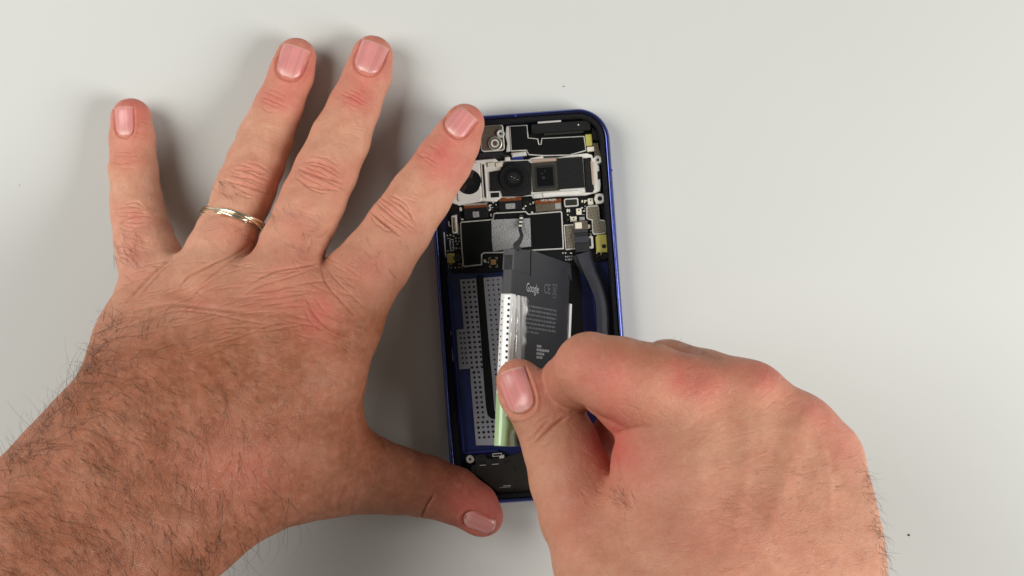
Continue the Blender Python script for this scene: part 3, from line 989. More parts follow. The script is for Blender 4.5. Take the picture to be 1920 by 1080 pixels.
def rect(x0, y0, x1, y1, r=1.5, n=3):
    """rounded rectangle from two opposite photo-pixel corners, square to the phone"""
    cx_, cy_ = Q((x0 + x1) / 2, (y0 + y1) / 2)
    w, h = abs(x1 - x0) / 2, abs(y1 - y0) / 2
    return rr(cx_ - w, cy_ - h, cx_ + w, cy_ + h, r, n)

def poly(*pts):
    return [Q(*p) for p in pts]

def lathe(name, px, py, prof, mat, parent=None, n=32):
    """prof = [(radius, z)...] from outside in"""
    parent = phone if parent is None else parent
    cx_, cy_ = Q(px, py)
    vs_, fs = [], []
    for r, z in prof:
        for i in range(n):
            a = 2 * math.pi * i / n
            vs_.append((cx_ + r * math.cos(a), cy_ + r * math.sin(a), z))
    for j in range(len(prof) - 1):
        for i in range(n):
            i2 = (i + 1) % n
            fs.append((j * n + i, j * n + i2, (j + 1) * n + i2, (j + 1) * n + i))
    if prof[-1][0] > 0.01:
        fs.append(tuple((len(prof) - 1) * n + i for i in range(n)))
    return pm(name, vs_, fs, mat, parent, smooth=False)

def loops(name, insets, mat, parent=None, smooth=True, seg=14, closed=True, half=(171.5, 364.0), r0=60):
    """ring swept round the phone's outline: insets = [(inset, z)...]"""
    parent = phone if parent is None else parent
    rings = [rr(-half[0] + d, -half[1] + d, half[0] - d, half[1] - d, max(6, r0 - d), seg) for d, z in insets]
    n = len(rings[0]); vs_, fs = [], []
    for (d, z), R in zip(insets, rings):
        vs_ += [(x, y, z) for x, y in R]
    m = len(insets)
    for j in range(m if closed else m - 1):
        j2 = (j + 1) % m
        for i in range(n):
            i2 = (i + 1) % n
            fs.append((j * n + i, j * n + i2, j2 * n + i2, j2 * n + i))
    return pm(name, vs_, fs, mat, parent, smooth)

def text_mesh(name, s, mat, xform, parent, size=1.0, align='CENTER'):
    """flat lettering; xform(x, y) -> world/local metres tuple"""
    cu = bpy.data.curves.new(name, 'FONT'); cu.body = s; cu.size = size; cu.align_x = align; cu.align_y = 'CENTER'; cu.resolution_u = 3
    t = bpy.data.objects.new(name, cu); COL.objects.link(t)
    dg = bpy.context.evaluated_depsgraph_get()
    me = bpy.data.meshes.new_from_object(t.evaluated_get(dg))
    bpy.data.objects.remove(t)
    for v in me.vertices:
        v.co = xform(v.co.x, v.co.y)
    me.materials.clear(); me.materials.append(mat)
    o = bpy.data.objects.new(name, me); COL.objects.link(o); o.parent = parent
    return o

def phone_text(s, px, py, size, z, mat, sx=1.0, parent=None):
    cx_, cy_ = Q(px, py); k = K30 * S
    return text_mesh('printed_code', s, mat, lambda x, y: ((cx_ + x * sx) * k, (cy_ + y) * k, z * S), phone if parent is None else parent, size)

def joined(name, polys, z, mat, parent):
    """many small flat marks as one mesh with a little height"""
    vs_, fs = [], []
    for P in polys:
        n = len(P); b = len(vs_)
        a = sum(P[i][0] * P[(i + 1) % n][1] - P[(i + 1) % n][0] * P[i][1] for i in range(n))
        if a < 0: P = P[::-1]
        vs_ += [(x, y, z) for x, y in P] + [(x, y, z - 1.2) for x, y in P]
        fs.append(tuple(range(b, b + n)))
        for i in range(n):
            j = (i + 1) % n
            fs.append((b + n + i, b + n + j, b + j, b + i))
    o = pm(name, vs_, fs, mat, parent)
    return tag(o, kind='stuff')

def disc(px, py, r, n=10):
    cx_, cy_ = Q(px, py)
    return [(cx_ + r * math.cos(2 * math.pi * i / n), cy_ + r * math.sin(2 * math.pi * i / n)) for i in range(n)]

def screw(px, py, r, z, mat=None, parent=None):
    mat = mat or M_STEEL
    o = lathe('screw', px, py, [(r, z - 6), (r, z - 0.6), (r * 0.9, z), (r * 0.62, z), (r * 0.55, z - 1.2), (r * 0.2, z - 1.4)], mat, parent, 20)
    a = lathe('screw_recess', px, py, [(r * 0.34, z - 0.9), (r * 0.3, z - 0.8)], M_HOLE, o, 6)
    return o

def build_phone():
    fr = loops('frame', [(5, 0), (1.5, 6), (0, 16), (0, 28), (1.2, 36), (3.5, 40), (6, 41.5), (8, 41), (9.5, 38), (9.5, 10)], M_BLUE)
    for (x0, y0, x1, y1) in [(964.5, 215, 968.5, 220.5), (1142, 318.5, 1147.8, 322)]:
        prism('antenna_line', rect(x0, y0, x1, y1, 0.5, 1), 34, 41.9, M_NAVYR, fr, 0.3)
    loops('back_cover_gasket', [(9.2, 30), (9.2, 37), (11, 38.5), (17, 38.2), (19, 36), (19.5, 12)], M_FOAM, smooth=False, closed=False)
    prism('tray', rr(-160, -353, 160, 353, 48, 10), 4, 8, M_NAVY, ch=0)
    # ---- battery bay
    for (x0, y0, x1, y1, w) in [(842, 540, 868, 850, 5), (836, 515, 860, 800, 3), (868, 852, 935, 847, 5), (1108, 500, 1124, 640, 5)]:
        a, b = np.array(Q(x0, y0)), np.array(Q(x1, y1)); d = b - a; d /= np.linalg.norm(d); nn = np.array([-d[1], d[0]]) * w / 2
        prism('tray_ridge', [tuple(a + nn), tuple(b + nn), tuple(b - nn), tuple(a - nn)], 7, 15, M_NAVYR, ch=1.5)
    prism('insulation_sheet', poly((1058, 486), (1082, 484), (1091, 540), (1096, 640), (1104, 848), (1062, 850)), 8, 11, M_PCB, ch=0.5)
    prism('insulation_sheet', poly((893, 516), (905, 516), (922, 700), (925, 772), (928, 784), (936, 786), (936, 790), (921, 789), (912, 776), (908, 720)), 8, 11.5, M_PCB, ch=0.5)
    A = prism('adhesive_strip', poly((861.5, 524), (892, 522), (901, 630), (907, 715), (911, 764), (914, 780), (921, 787), (938, 788), (944, 788), (946, 837), (892, 837), (882, 715), (881, 692), (860, 694), (855, 619), (869, 617)), 8, 12, M_STRIP, ch=0.5)
    B = prism('adhesive_strip', poly((906, 521), (942, 518), (950, 620), (956, 772), (927, 773), (923, 715), (919, 673)), 8, 12.6, M_STRIP, ch=0.5)
    r = random.Random(4)
    pa = []
    for i in range(32):
        y = 530 + i * 9.45
        t = (y - 524) / 313
        x0 = 861.5 + t * 31.5
        cols = [6.5, 16.0, 25.0]
        if y > 790: cols = [7, 16, 25, 34, 43]
        elif y > 700: cols = [9, 18]
        for c in cols:
            pa.append(disc(x0 + c + (-3 if y > 700 and y <= 790 else 0) * 0, y - c * 0.07, r.uniform(2.2, 2.9), 9))
        if 622 < y < 690:
            for c in (-9.5, -2.5): pa.append(disc(x0 + c, y + 0.5, 2.0, 8))
    joined('perforation', pa, 12.5, M_HOLE, A)
    pb = []
    for i in range(27):
        y = 526 + i * 9.35
        x0 = 906 + (y - 521) * 0.0835
        for c in (8, 17.5, 27):
            pb.append(disc(x0 + c, y - c * 0.07, r.uniform(1.6, 2.2), 8))
    joined('perforation', pb, 13.1, M_HOLE, B)
    # ---- circuit board
    board = prism('circuit_board', poly((842, 380), (880, 372), (905, 300), (900, 238), (1110, 226), (1132, 250), (1147, 488), (1085, 492), (1062, 486), (1000, 500), (905, 512), (846, 512), (836, 470)), 8, 14, M_PCB, ch=0.6)
    # ---- earpiece and upper shields
    P1 = poly((955, 235), (989, 233), (991, 257), (1009, 259), (1011, 269), (1014, 269), (1015.5, 258), (1096, 254), (1100, 282), (1068, 291), (1020, 292), (991, 290), (987, 282), (958, 283))
    s1 = prism('upper_shield', P1, 12, 24, M_STEEL, ch=1.2)
    prism('shield_film', inset(P1 if sum(P1[i][0] * P1[(i + 1) % len(P1)][1] - P1[(i + 1) % len(P1)][0] * P1[i][1] for i in range(len(P1))) > 0 else P1[::-1], 1.8), 23, 24.8, M_BLACK, s1, 0.3)
    e = prism('earpiece_speaker', rect(996, 228, 1108, 248, 4), 12, 30, M_BLKM, ch=2)
    prism('earpiece_trim', rect(1008, 226.5, 1052, 230, 1), 26, 31.5, M_STEEL, e, 0.6)
    prism('earpiece_trim', rect(1020, 246.5, 1094, 251, 1), 20, 27.5, M_PLATE, e, 0.8)
    lathe('speaker_hole', 1084.5, 234, [(1.4, 30.2), (1.0, 30.3)], M_CREAM, e, 8)
    prism('foam_block', poly((1110, 238), (1124, 248), (1128, 265), (1112, 262)), 12, 28, M_FOAM, ch=1.5)
    prism('spring_contact', rect(1098.5, 251, 1110.5, 273, 1.5), 12, 25, M_YEL, ch=1)
    prism('connector_pad', rect(1101, 274.5, 1114.5, 283.5, 1.5), 14, 26, M_CREAM, ch=0.8)
    prism('screw_bracket', poly((1112, 268), (1122, 267), (1124, 280), (1129, 290), (1131, 308), (1118, 310), (1112, 300), (1116, 288)), 12, 25, M_BRONZE, ch=1)
    screw(1121, 299.5, 8, 29)
    prism('hinge_tube', poly((958, 286), (986, 283), (988, 291), (960, 294)), 12, 24, M_STEEL, ch=2.5)
    prism('shield_clip', poly((949, 236), (954, 235), (957, 283), (949, 284), (951, 268), (948, 255)), 12, 23, M_STEEL, ch=0.8)
    # flash bracket
    P2 = rect(900, 233, 945, 283, 6, 5)
    fb = prism('flash_bracket', P2, 12, 22, M_STEEL, ch=1.0)
    prism('bracket_film', inset(P2, 2.2), 21, 22.8, M_BRONZE, fb, 0.3)
    lathe('flash_lamp', 928.5, 268.5, [(11.5, 20), (11.5, 26), (10.5, 27), (8.5, 27), (8, 25), (5, 25), (4.5, 26.5), (2.5, 26.8)], M_BRONZE, fb, 28)
    lathe('flash_rim', 928.5, 268.5, [(12.8, 20), (12.8, 25.5), (11.6, 26)], M_WHITE, fb, 28)
    screw(938.5, 250, 7.5, 27)
    prism('dark_flex_strip', poly((898, 286), (940, 284), (950, 290), (948, 298), (915, 300), (896, 297)), 12, 19, M_FLEX2, ch=0.8)
    prism('blue_spacer', rect(959, 293, 982, 299.5, 1), 12, 20, M_NAVYR, ch=0.6)
    # ---- camera bar
    P3 = poly((850, 312), (893, 300), (928, 297), (934, 302), (946, 301), (947, 294), (956, 294), (957, 300), (991, 299), (996, 296), (1017, 292), (1020, 296), (1046, 295), (1072, 290), (1100, 287), (1110, 290), (1114, 300), (1124, 311), (1127, 345), (1126, 358), (1118, 361), (1098, 366), (1048, 368), (1000, 372), (996, 367), (940, 370), (930, 378), (905, 377), (860, 385), (846, 380))
    bar = prism('camera_bracket', P3, 12, 28, M_WHITE, ch=1.2)
    cm = prism('camera_module', rect(856, 306, 901, 377, 4), 24, 30, M_WHITE, ch=1.0)
    lathe('lens_barrel', 879, 341, [(23.5, 28), (23.5, 30.6), (22.8, 31), (19, 31), (18.6, 30.4), (15, 30.4)], M_GLOSS, cm, 40)
    lathe('lens_glass', 879, 341, [(18, 30.6), (14, 30.8), (8, 30.9), (0.01, 31.0)], M_GLOSS, cm, 40)
    lathe('lens_ring', 879, 341, [(8.5, 31.0), (8, 31.3), (7, 31.0)], M_BLKM, cm, 30)
    prism('camera_slot', rect(902, 304, 914, 376, 1), 24, 27.5, M_PLATE, cm, 0.5)
    prism('slot_rail', rect(903.5, 306, 905.5, 372, 0.5, 1), 26, 30, M_STEEL, cm, 0.5)
    prism('slot_rail', rect(909.5, 308, 911.5, 372, 0.5, 1), 26, 30, M_STEEL, cm, 0.5)
    prism('slot_gap', rect(905.8, 308, 909.2, 370, 0.5, 1), 27, 28.4, M_HOLE, cm, 0)
    for x in (914, 929): prism('connector_pad', rect(x, 304.5, x + 13, 313, 1.5), 26, 31, M_CREAM, bar, 0.8)
    uw = prism('camera_module', poly((941, 312), (946, 303), (990, 301), (995, 306), (996, 365), (978, 368), (942, 369), (939, 358), (919, 359), (918, 323), (938, 319)), 24, 31, M_BLKM, ch=1.2)
    lathe('lens_barrel', 963.5, 334, [(27, 29), (27, 33.5), (26, 34.5), (24, 34.5), (23.2, 33.2), (22, 33.2), (21, 34.2), (19.5, 34)], M_BLKM, uw, 44)
    lathe('lens_glass', 963.5, 334, [(20.5, 34), (16, 34.3), (10, 34.5), (5, 34.6), (0.01, 34.7)], M_GLOSS, uw, 44)
    lathe('lens_ring', 963.5, 334, [(6, 34.7), (5.2, 35.4), (4.2, 35.4), (3.4, 34.9)], M_PLATE, uw, 24)
    lathe('lens_ring', 963.5, 334, [(11.5, 34.4), (10.8, 35), (10, 34.7)], M_BLKM, uw, 30)
    for (gx, gy) in ((963.5, 334), (970, 337), (958, 331)):  # glossy beads added to catch small highlights on the flat glass
        o = lathe('inner_lens', gx, gy, [(2.6, 34.6), (2.2, 35.8), (1.4, 36.5), (0.01, 36.8)], M_GLOSS, uw, 14); o.data.polygons.foreach_set('use_smooth', [True] * len(o.data.polygons))
    prism('module_step', rect(920, 361, 936, 370, 1), 24, 29, M_BLKM, uw, 0.8)
    te = prism('camera_module', rect(997, 304, 1048, 359, 1.5), 24, 32, M_TELE, ch=0.8)
    Pw = rect(1003, 310, 1041, 353, 5, 5)
    prism('prism_window', Pw, 31, 32.8, M_HOLE, te, 0.4)
    prism('prism_glass', inset(Pw, 4), 32, 33.4, M_GLOSS, te, 0.4)
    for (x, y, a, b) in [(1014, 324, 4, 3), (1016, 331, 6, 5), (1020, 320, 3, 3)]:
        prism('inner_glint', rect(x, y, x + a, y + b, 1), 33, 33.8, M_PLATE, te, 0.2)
    prism('camera_tape', rect(1046, 295.5, 1094, 353.5, 0.8), 26, 34, M_BLKM, te, 0.6)
    mech = prism('focus_mechanism', poly((1094, 297), (1108, 295), (1114, 355), (1111, 361), (1098, 361)), 24, 30, M_BLKM, te, 1.0)
    prism('coil_bar', poly((1107, 302), (1110.5, 302), (1113.5, 346), (1110.5, 346)), 28, 31.5, M_PINK, te, 0.5)
    for i in range(3): prism('coil_rib', poly((1096 + i * 3, 303), (1097.6 + i * 3, 303), (1100.4 + i * 3, 352), (1098.8 + i * 3, 352)), 29, 31, M_PLATE, te, 0.4)
    prism('coil_bar', poly((997, 299), (1044, 296), (1045, 302), (997, 304)), 26, 32, M_PINK, te, 0.8)
    prism('bracket_arm', poly((1000, 364), (1016, 362), (1017, 371), (1001, 372)), 24, 30.5, M_STEEL, bar, 0.8)
    prism('bracket_arm', poly((1018, 361), (1085, 357), (1098, 362), (1086, 365), (1045, 367), (1019, 370)), 24, 31, M_WHITE, bar, 0.8)
    lathe('mount_boss', 1125, 372, [(10, 12), (10, 24), (9, 25), (4.5, 25), (4, 20), (2, 18)], M_WHITE, bar, 28)
    lathe('boss_hole', 1125, 372, [(4.2, 25.2), (3.8, 25.3)], M_HOLE, bar, 18)
    prism('bracket_arm', poly((1116, 362), (1134, 362), (1136, 380), (1118, 383)), 10, 19, M_STEEL, bar, 1.0)
    prism('slot_block', poly((1120, 322), (1126, 319), (1127, 334), (1121, 337)), 24, 29.5, M_BLKM, bar, 0.6)
    # ---- flex connectors with print
    def conn(x0, y0, x1, y1, code, lab, body, band):
        c = prism('flex_connector', rect(x0, y0, x1, y1, 1.5), 12, 20, body, board, 0.8)
        prism('copper_band', rect(x0 + 0.5, y0 - 1, x1 - 0.5, y0 + 7, 1), 18, 21, band, board, 0.4)
        for i in range(6):
            xx = x0 + 4 + i * (x1 - x0 - 8) / 5
        if code: phone_text(code, (x0 + x1) / 2, y0 + 0.6, 5.2, 21.4, M_INKW, 1.15, board)
        if lab: prism('label_square', rect(*lab, 0.8), 19.4, 20.8, M_GREYTAPE, board, 0.2)
    conn(869, 382, 914, 409, 'PLXW0033D5107', (886, 396, 898, 407), M_BLKM, M_COPPER)
    conn(935, 369, 978, 394, 'T2510A', (948, 381, 966, 391), M_BLKM, M_COPPER)
    conn(1004, 374, 1053, 395, 'NF25182J86', (1041, 380, 1052, 391), M_BRONZE, M_COPPER)
    # ---- board components
    def can(x0, y0, x1, y1, rad=3, film=M_BLACK):
        c = prism('shield_can', rect(x0, y0, x1, y1, rad), 12, 20, M_STEEL, board, 1.2)
        prism('shield_film', rect(x0 + 2.4, y0 + 2.4, x1 - 2.4, y1 - 2.4, rad * .6), 19, 20.8, film, board, 0.3)
    can(1058, 371, 1085, 387, 3, M_PLATE)
    Pg = poly((1100, 388), (1104, 385), (1121, 384), (1124, 388), (1126, 411), (1134, 412), (1137, 416), (1137, 436), (1133, 438), (1114, 440), (1111, 436), (1110, 413), (1103, 411), (1100, 408))
    prism('shield_can', Pg, 12, 21, M_STEEL, board, 1.2)
    prism('perforated_film', inset(Pg[::-1], 2.2), 20, 21.8, M_GRID, board, 0.3)
    Pg2 = rect(1059, 420, 1082, 468, 2)
    prism('shield_can', Pg2, 12, 19, M_STEEL, board, 1.2)
    prism('perforated_film', inset(Pg2, 2.4), 18, 19.8, M_GRID, board, 0.3)
    for (x0, y0, x1, y1) in [(1103, 371, 1113, 383), (1081, 390, 1091, 402), (1070, 405.5, 1082, 415)]:
        prism('metal_pad', rect(x0, y0, x1, y1, 1), 12, 18, M_CREAM, board, 0.6)
        lathe('pad_hole', (x0 + x1) / 2, y0 + 3.5, [(1.5, 18.2), (1.2, 18.3)], M_HOLE, board, 8)
    prism('chip', rect(1087, 406, 1097, 413, 0.8), 12, 17, M_GREYTAPE, board, 0.5)
    for (x, y, w, h) in [(1063, 391, 3, 6), (1067, 391, 2.2, 6), (1091, 374, 3, 5), (1096, 374, 2.5, 5), (1103, 420, 4, 8), (1107, 431, 3, 2.5), (861, 388, 5, 7), (916, 383, 3, 4), (919, 400, 3, 5), (996, 396, 4, 4), (984, 384, 3, 3), (916, 392, 2, 3), (923, 377, 3, 3)]:
        prism('capacitor', rect(x, y, x + w, y + h, 0.5, 1), 12, 16.5, M_CREAM, board, 0.4)
    free = [(862, 372, 868, 380, 3), (915, 378, 933, 396, 9), (979, 376, 1003, 394, 10), (1056, 390, 1070, 416, 8), (1086, 372, 1100, 388, 5), (1092, 388, 1099, 404, 3), (1104, 416, 1109, 440, 4), (1112, 470, 1126, 486, 4), (862, 404, 866, 414, 2), (906, 484, 916, 500, 4), (1062, 470, 1076, 478, 3), (950, 285, 957, 292, 2)]
    rc = random.Random(17)
    for (x0, y0, x1, y1, n_) in free:
        for _ in range(n_):
            x, y = rc.uniform(x0, x1), rc.uniform(y0, y1); w, h = rc.choice(((3.2, 1.7), (1.7, 3.2), (2.2, 2.2), (4.2, 2.4)))
            prism('capacitor', rect(x, y, x + w, y + h, 0.3, 1), 12, rc.uniform(15.5, 17.5), rc.choice((M_CREAM, M_STEEL, M_STEEL, M_BRONZE, M_PLATE)), board, 0.4)
    # vertical connector at the left and the small parts below it
    c = prism('board_connector', rect(846, 403, 856.5, 437.5, 3), 12, 19, M_STEEL, board, 1.2)
    prism('connector_slot', rect(849.2, 407, 853.2, 434, 1), 18, 19.8, M_PLATE, board, 0.3)
    prism('connector_pin', rect(850.4, 409, 852, 432, 0.4, 1), 19, 20.4, M_GOLD, board, 0.2)
    dots = []
    for (x, y) in [(838, 441), (844, 440), (850, 442), (854, 446), (860, 446), (854, 452), (860, 452), (857, 457), (855, 465), (861, 465), (839, 470), (859, 427), (845.5, 501.5), (853, 501.5), (860, 501), (1056, 474), (1061, 474), (1121, 480), (912, 491), (844, 423)]:
        dots.append(disc(x, y, 1.5, 8))
    joined('solder_pad', dots, 15.0, M_INK, board)
    lines = []
    for (x0, y0, x1, y1) in [(843, 448, 850, 449.4), (843, 450, 844.6, 470), (848.6, 450, 850, 470), (843, 469, 850, 470.4), (842, 457, 845, 460), (847, 452, 850, 455), (847, 463, 851, 465), (838, 446, 844, 447), (852, 402, 857, 403.2), (856, 403, 857.4, 440), (858, 418, 859.4, 440), (840, 414, 842, 424), (840, 495, 848, 496), (840, 496, 841.2, 503), (858, 494, 866, 495), (865, 495, 866, 503),
                             (916, 482.5, 920.5, 483.6), (916, 483, 917.1, 487.5), (928, 482, 932.5, 483.1), (931.4, 482.6, 932.5, 487), (917, 497, 918.1, 501), (917, 500.2, 921.5, 501.3), (932, 495.5, 933.1, 500), (928.5, 499.6, 933, 500.6),
                             (913, 385, 915, 386), (914, 388, 925, 389), (914, 391, 922, 392), (1094, 395, 1098, 396), (1092, 401, 1097, 402), (1097, 389, 1098, 394)]:
        lines.append(rect(x0, y0, x1, y1, 0.2, 1))
    for i in range(18):
        lines.append(rect(858.5 + (i % 3) * 2.4, 424 + (i // 3) * 2.6, 860 + (i % 3) * 2.4, 425.2 + (i // 3) * 2.6, 0.2, 1))
    joined('silkscreen', lines, 14.8, M_INK, board)
    phone_text('94V-0', 1067, 481, 5.0, 14.9, M_INK, 1.2, board)
    phone_text('M-805', 1067, 486.5, 4.6, 14.9, M_INK, 1.2, board)
    prism('gold_chip', rect(919.5, 486, 930.5, 496.5, 0.8), 12, 17, M_GOLD, board, 0.5)
    # yellow contact tabs and screws
    prism('contact_tab', poly((837, 476), (843, 474), (852, 475), (853, 492), (846, 494), (838, 493)), 12, 20, M_YEL, ch=0.8)
    lathe('tab_hole', 847.5, 484, [(3.6, 20.4), (2.4, 20.5), (2.0, 19.6)], M_GOLD, None, 16)
    screw(857.5, 483.5, 7.2, 23, M_PLATE)
    prism('contact_tab', poly((1117.5, 444), (1121, 440), (1140, 439), (1142, 468), (1139, 473), (1119, 473)), 12, 21, M_YEL, ch=0.8)
    lathe('tab_hole', 1133, 461.5, [(4.2, 21.3), (3.4, 21.4)], M_HOLE, None, 16)
    prism('tab_foot', rect(1127, 471, 1129.5, 479, 0.5, 1), 12, 20, M_YEL, ch=0.4)
    screw(1134, 479.5, 7, 22, M_BLKM)
    # ---- main shield with film and thermal pad
    P4 = poly((862, 418), (864, 415), (923, 410), (925, 400), (928, 398), (986, 395), (991, 400), (1052, 395), (1054.5, 398), (1058, 467), (1000, 470), (960, 474), (908, 475), (904, 478), (904, 497), (870, 501), (867, 498), (864, 460))
    ms = prism('main_shield', P4, 12, 21, M_STEEL, ch=1.4)
    prism('shield_film', inset(P4[::-1] if sum(P4[i][0] * P4[(i + 1) % len(P4)][1] - P4[(i + 1) % len(P4)][0] * P4[i][1] for i in range(len(P4))) < 0 else P4, 2.4), 20, 21.8, M_BLACK, ms, 0.3)
    prism('thermal_pad', poly((921, 412), (930, 411), (994, 408.5), (995, 430), (996, 462), (950, 467), (924, 471.5), (922, 450)), 21, 23, M_GREYTAPE, ms, 0.4)
    # ---- side spring contacts
    for pts, z in [([(823, 417), (826, 417), (829, 432), (826, 432)], 30), ([(829, 435), (833, 435), (836, 482), (833, 482)], 26), ([(834, 503), (836, 503), (840, 568), (838.5, 568)], 24), ([(841, 622), (845, 622), (846, 629), (842, 629)], 24), ([(842, 644), (846, 643), (850, 676), (847, 680), (843.5, 670)], 24)]:
        prism('side_contact', poly(*pts), 12, z, M_STEEL, ch=0.8)
    # ---- bottom: speaker plate
    P5 = poly((890, 857), (897, 853), (910, 853), (913, 860), (922, 861), (948, 858), (972, 850), (1040, 846), (1046, 920), (970, 926), (935, 926), (915, 908), (882, 884), (883, 874), (891, 872))
    bp = prism('bottom_plate', P5, 9, 24, M_PLATE, ch=1.0)
    for (x0, y0, x1, y1) in [(899, 866, 911, 873), (921, 864, 935, 871), (944, 863, 958, 869), (900, 856, 904, 859), (888, 880, 893, 889), (964, 876, 969, 885), (967, 898, 971, 905), (962, 915, 967, 920)]:
        prism('plate_slot', rect(x0, y0, x1, y1, 1.2), 23, 24.3, M_HOLE, bp, 0.1)
    for (x0, y0, x1, y1) in [(899, 872.4, 911, 873.6), (922, 870.4, 935, 871.6), (943, 911, 958, 912), (936, 914, 958, 914.8)]:
        prism('plate_edge', rect(x0, y0, x1, y1, 0.4, 1), 23, 24.9, M_STEEL, bp, 0.2)
    prism('bottom_module', rect(868, 856, 1150, 940, 6), 8, 14, M_PCB, ch=1)
    bc = prism('board_connector', rect(921, 849, 946, 860, 2), 12, 22, M_BLKM, ch=1)
    prism('connector_rim', rect(923, 850.5, 941, 857, 1), 21, 23, M_STEEL, bc, 0.6)
    prism('connector_slot', rect(924.5, 852, 939.5, 855.6, 0.8), 22, 23.4, M_HOLE, bc, 0.2)
    prism('metal_clip', poly((936, 857), (945, 853), (946, 858), (942, 862), (936, 861)), 20, 24, M_STEEL, bc, 0.6)
    screw(881, 862, 7.5, 24)
    for i in range(7):
        x = 974 + r.uniform(0, 14); y = 890 + r.uniform(0, 12)
        prism('capacitor', rect(x, y, x + 3, y + 2, 0.4, 1), 12, 17, M_CREAM, None, 0.3)
    # ---- wide flex cable on the right
    cable = empty('flex_cable'); cable.parent = phone
    def ribbon(name, pts, z, th, mat, parent):
        """pts = [(px, py, width)]"""
        C = catmull([(p[0], p[1], p[2]) for p in pts], 8)
        vs_, fs = [], []
        n = len(C)
        for i in range(n):
            d = C[min(i + 1, n - 1)][:2] - C[max(i - 1, 0)][:2]; d = d / np.linalg.norm(d)
            nn = np.array([-d[1], d[0]]) * C[i][2] / 2
            a = Q(*(C[i][:2] + nn)); b = Q(*(C[i][:2] - nn)); m_ = Q(*C[i][:2])
            zz = z(i / (n - 1)) if callable(z) else z
            vs_ += [(a[0], a[1], zz), (m_[0], m_[1], zz + 1.2), (b[0], b[1], zz), (b[0], b[1], zz - th), (a[0], a[1], zz - th)]
        for i in range(n - 1):
            for q in range(5):
                q2 = (q + 1) % 5
                fs.append((i * 5 + q, i * 5 + q2, i * 5 + 5 + q2, i * 5 + 5 + q))
        fs += [(0, 1, 2, 3, 4), tuple((n - 1) * 5 + q for q in (4, 3, 2, 1, 0))]
        o = pm(name, vs_, fs, mat, parent, smooth=False)
        bm = bmesh.new(); bm.from_mesh(o.data); bmesh.ops.recalc_face_normals(bm, faces=bm.faces); bm.to_mesh(o.data); bm.free()
        return o
    ribbon('cable_strip', [(1094, 474, 27), (1098, 488, 24), (1106, 508, 23), (1117, 534, 22), (1126, 562, 21), (1129, 592, 21), (1129.5, 622, 20), (1127, 660, 20), (1123, 720, 20)], lambda t: 24 + 9 * math.sin(t * math.pi), 2.0, M_FLEX, cable)
    ribbon('cable_strip', [(1080, 478, 14), (1085, 490, 12), (1092, 506, 8), (1098, 520, 3)], lambda t: 18 + 3 * t, 1.5, M_FLEX2, cable)
    ribbon('cable_edge', [(1108.5, 474, 1.6), (1111, 486, 1.6), (1118, 508, 1.6), (1128, 532, 1.6), (1136.5, 562, 1.6), (1140, 592, 1.6), (1140.5, 622, 1.6)], lambda t: 26.5 + 8.2 * math.sin(t * 0.8 * math.pi), 1.0, M_PLATE, cable)
    prism('cable_connector', rect(1075.5, 414, 1102, 431, 2), 18, 28, M_BRONZE, cable, 1.0)
    prism('connector_label', rect(1078.5, 417, 1091, 428.5, 0.8), 27.4, 28.8, M_CREAM, cable, 0.2)
    for (y0, y1, z, m_) in [(431, 437, 25, M_FLEX), (437, 443, 26.5, M_FLEX2), (443, 456, 27.5, M_FLEX), (456, 473, 26, M_FLEX2)]:
        prism('cable_step', poly((1076.5 + (y0 - 431) * .07, y0), (1102 + (y0 - 431) * .09, y0 - 1.5), (1102 + (y1 - 431) * .09, y1 - 1.5), (1076.5 + (y1 - 431) * .07, y1)), 18, z, m_, cable, 0.8)
    prism('cable_bracket', rect(1104, 442, 1113, 466, 3), 12, 22, M_STEEL, board, 1.4)
    prism('bracket_slot', rect(1105.5, 446, 1109, 462, 1.5), 21, 22.6, M_PLATE, board, 0.3)
build_phone()

# ================================================================== the battery, tilted up out of its bay
def unproj(px, py, z):
    k = (HC - z) / HC
    return np.array([(px - 960) * k, (540 - py) * k, z])

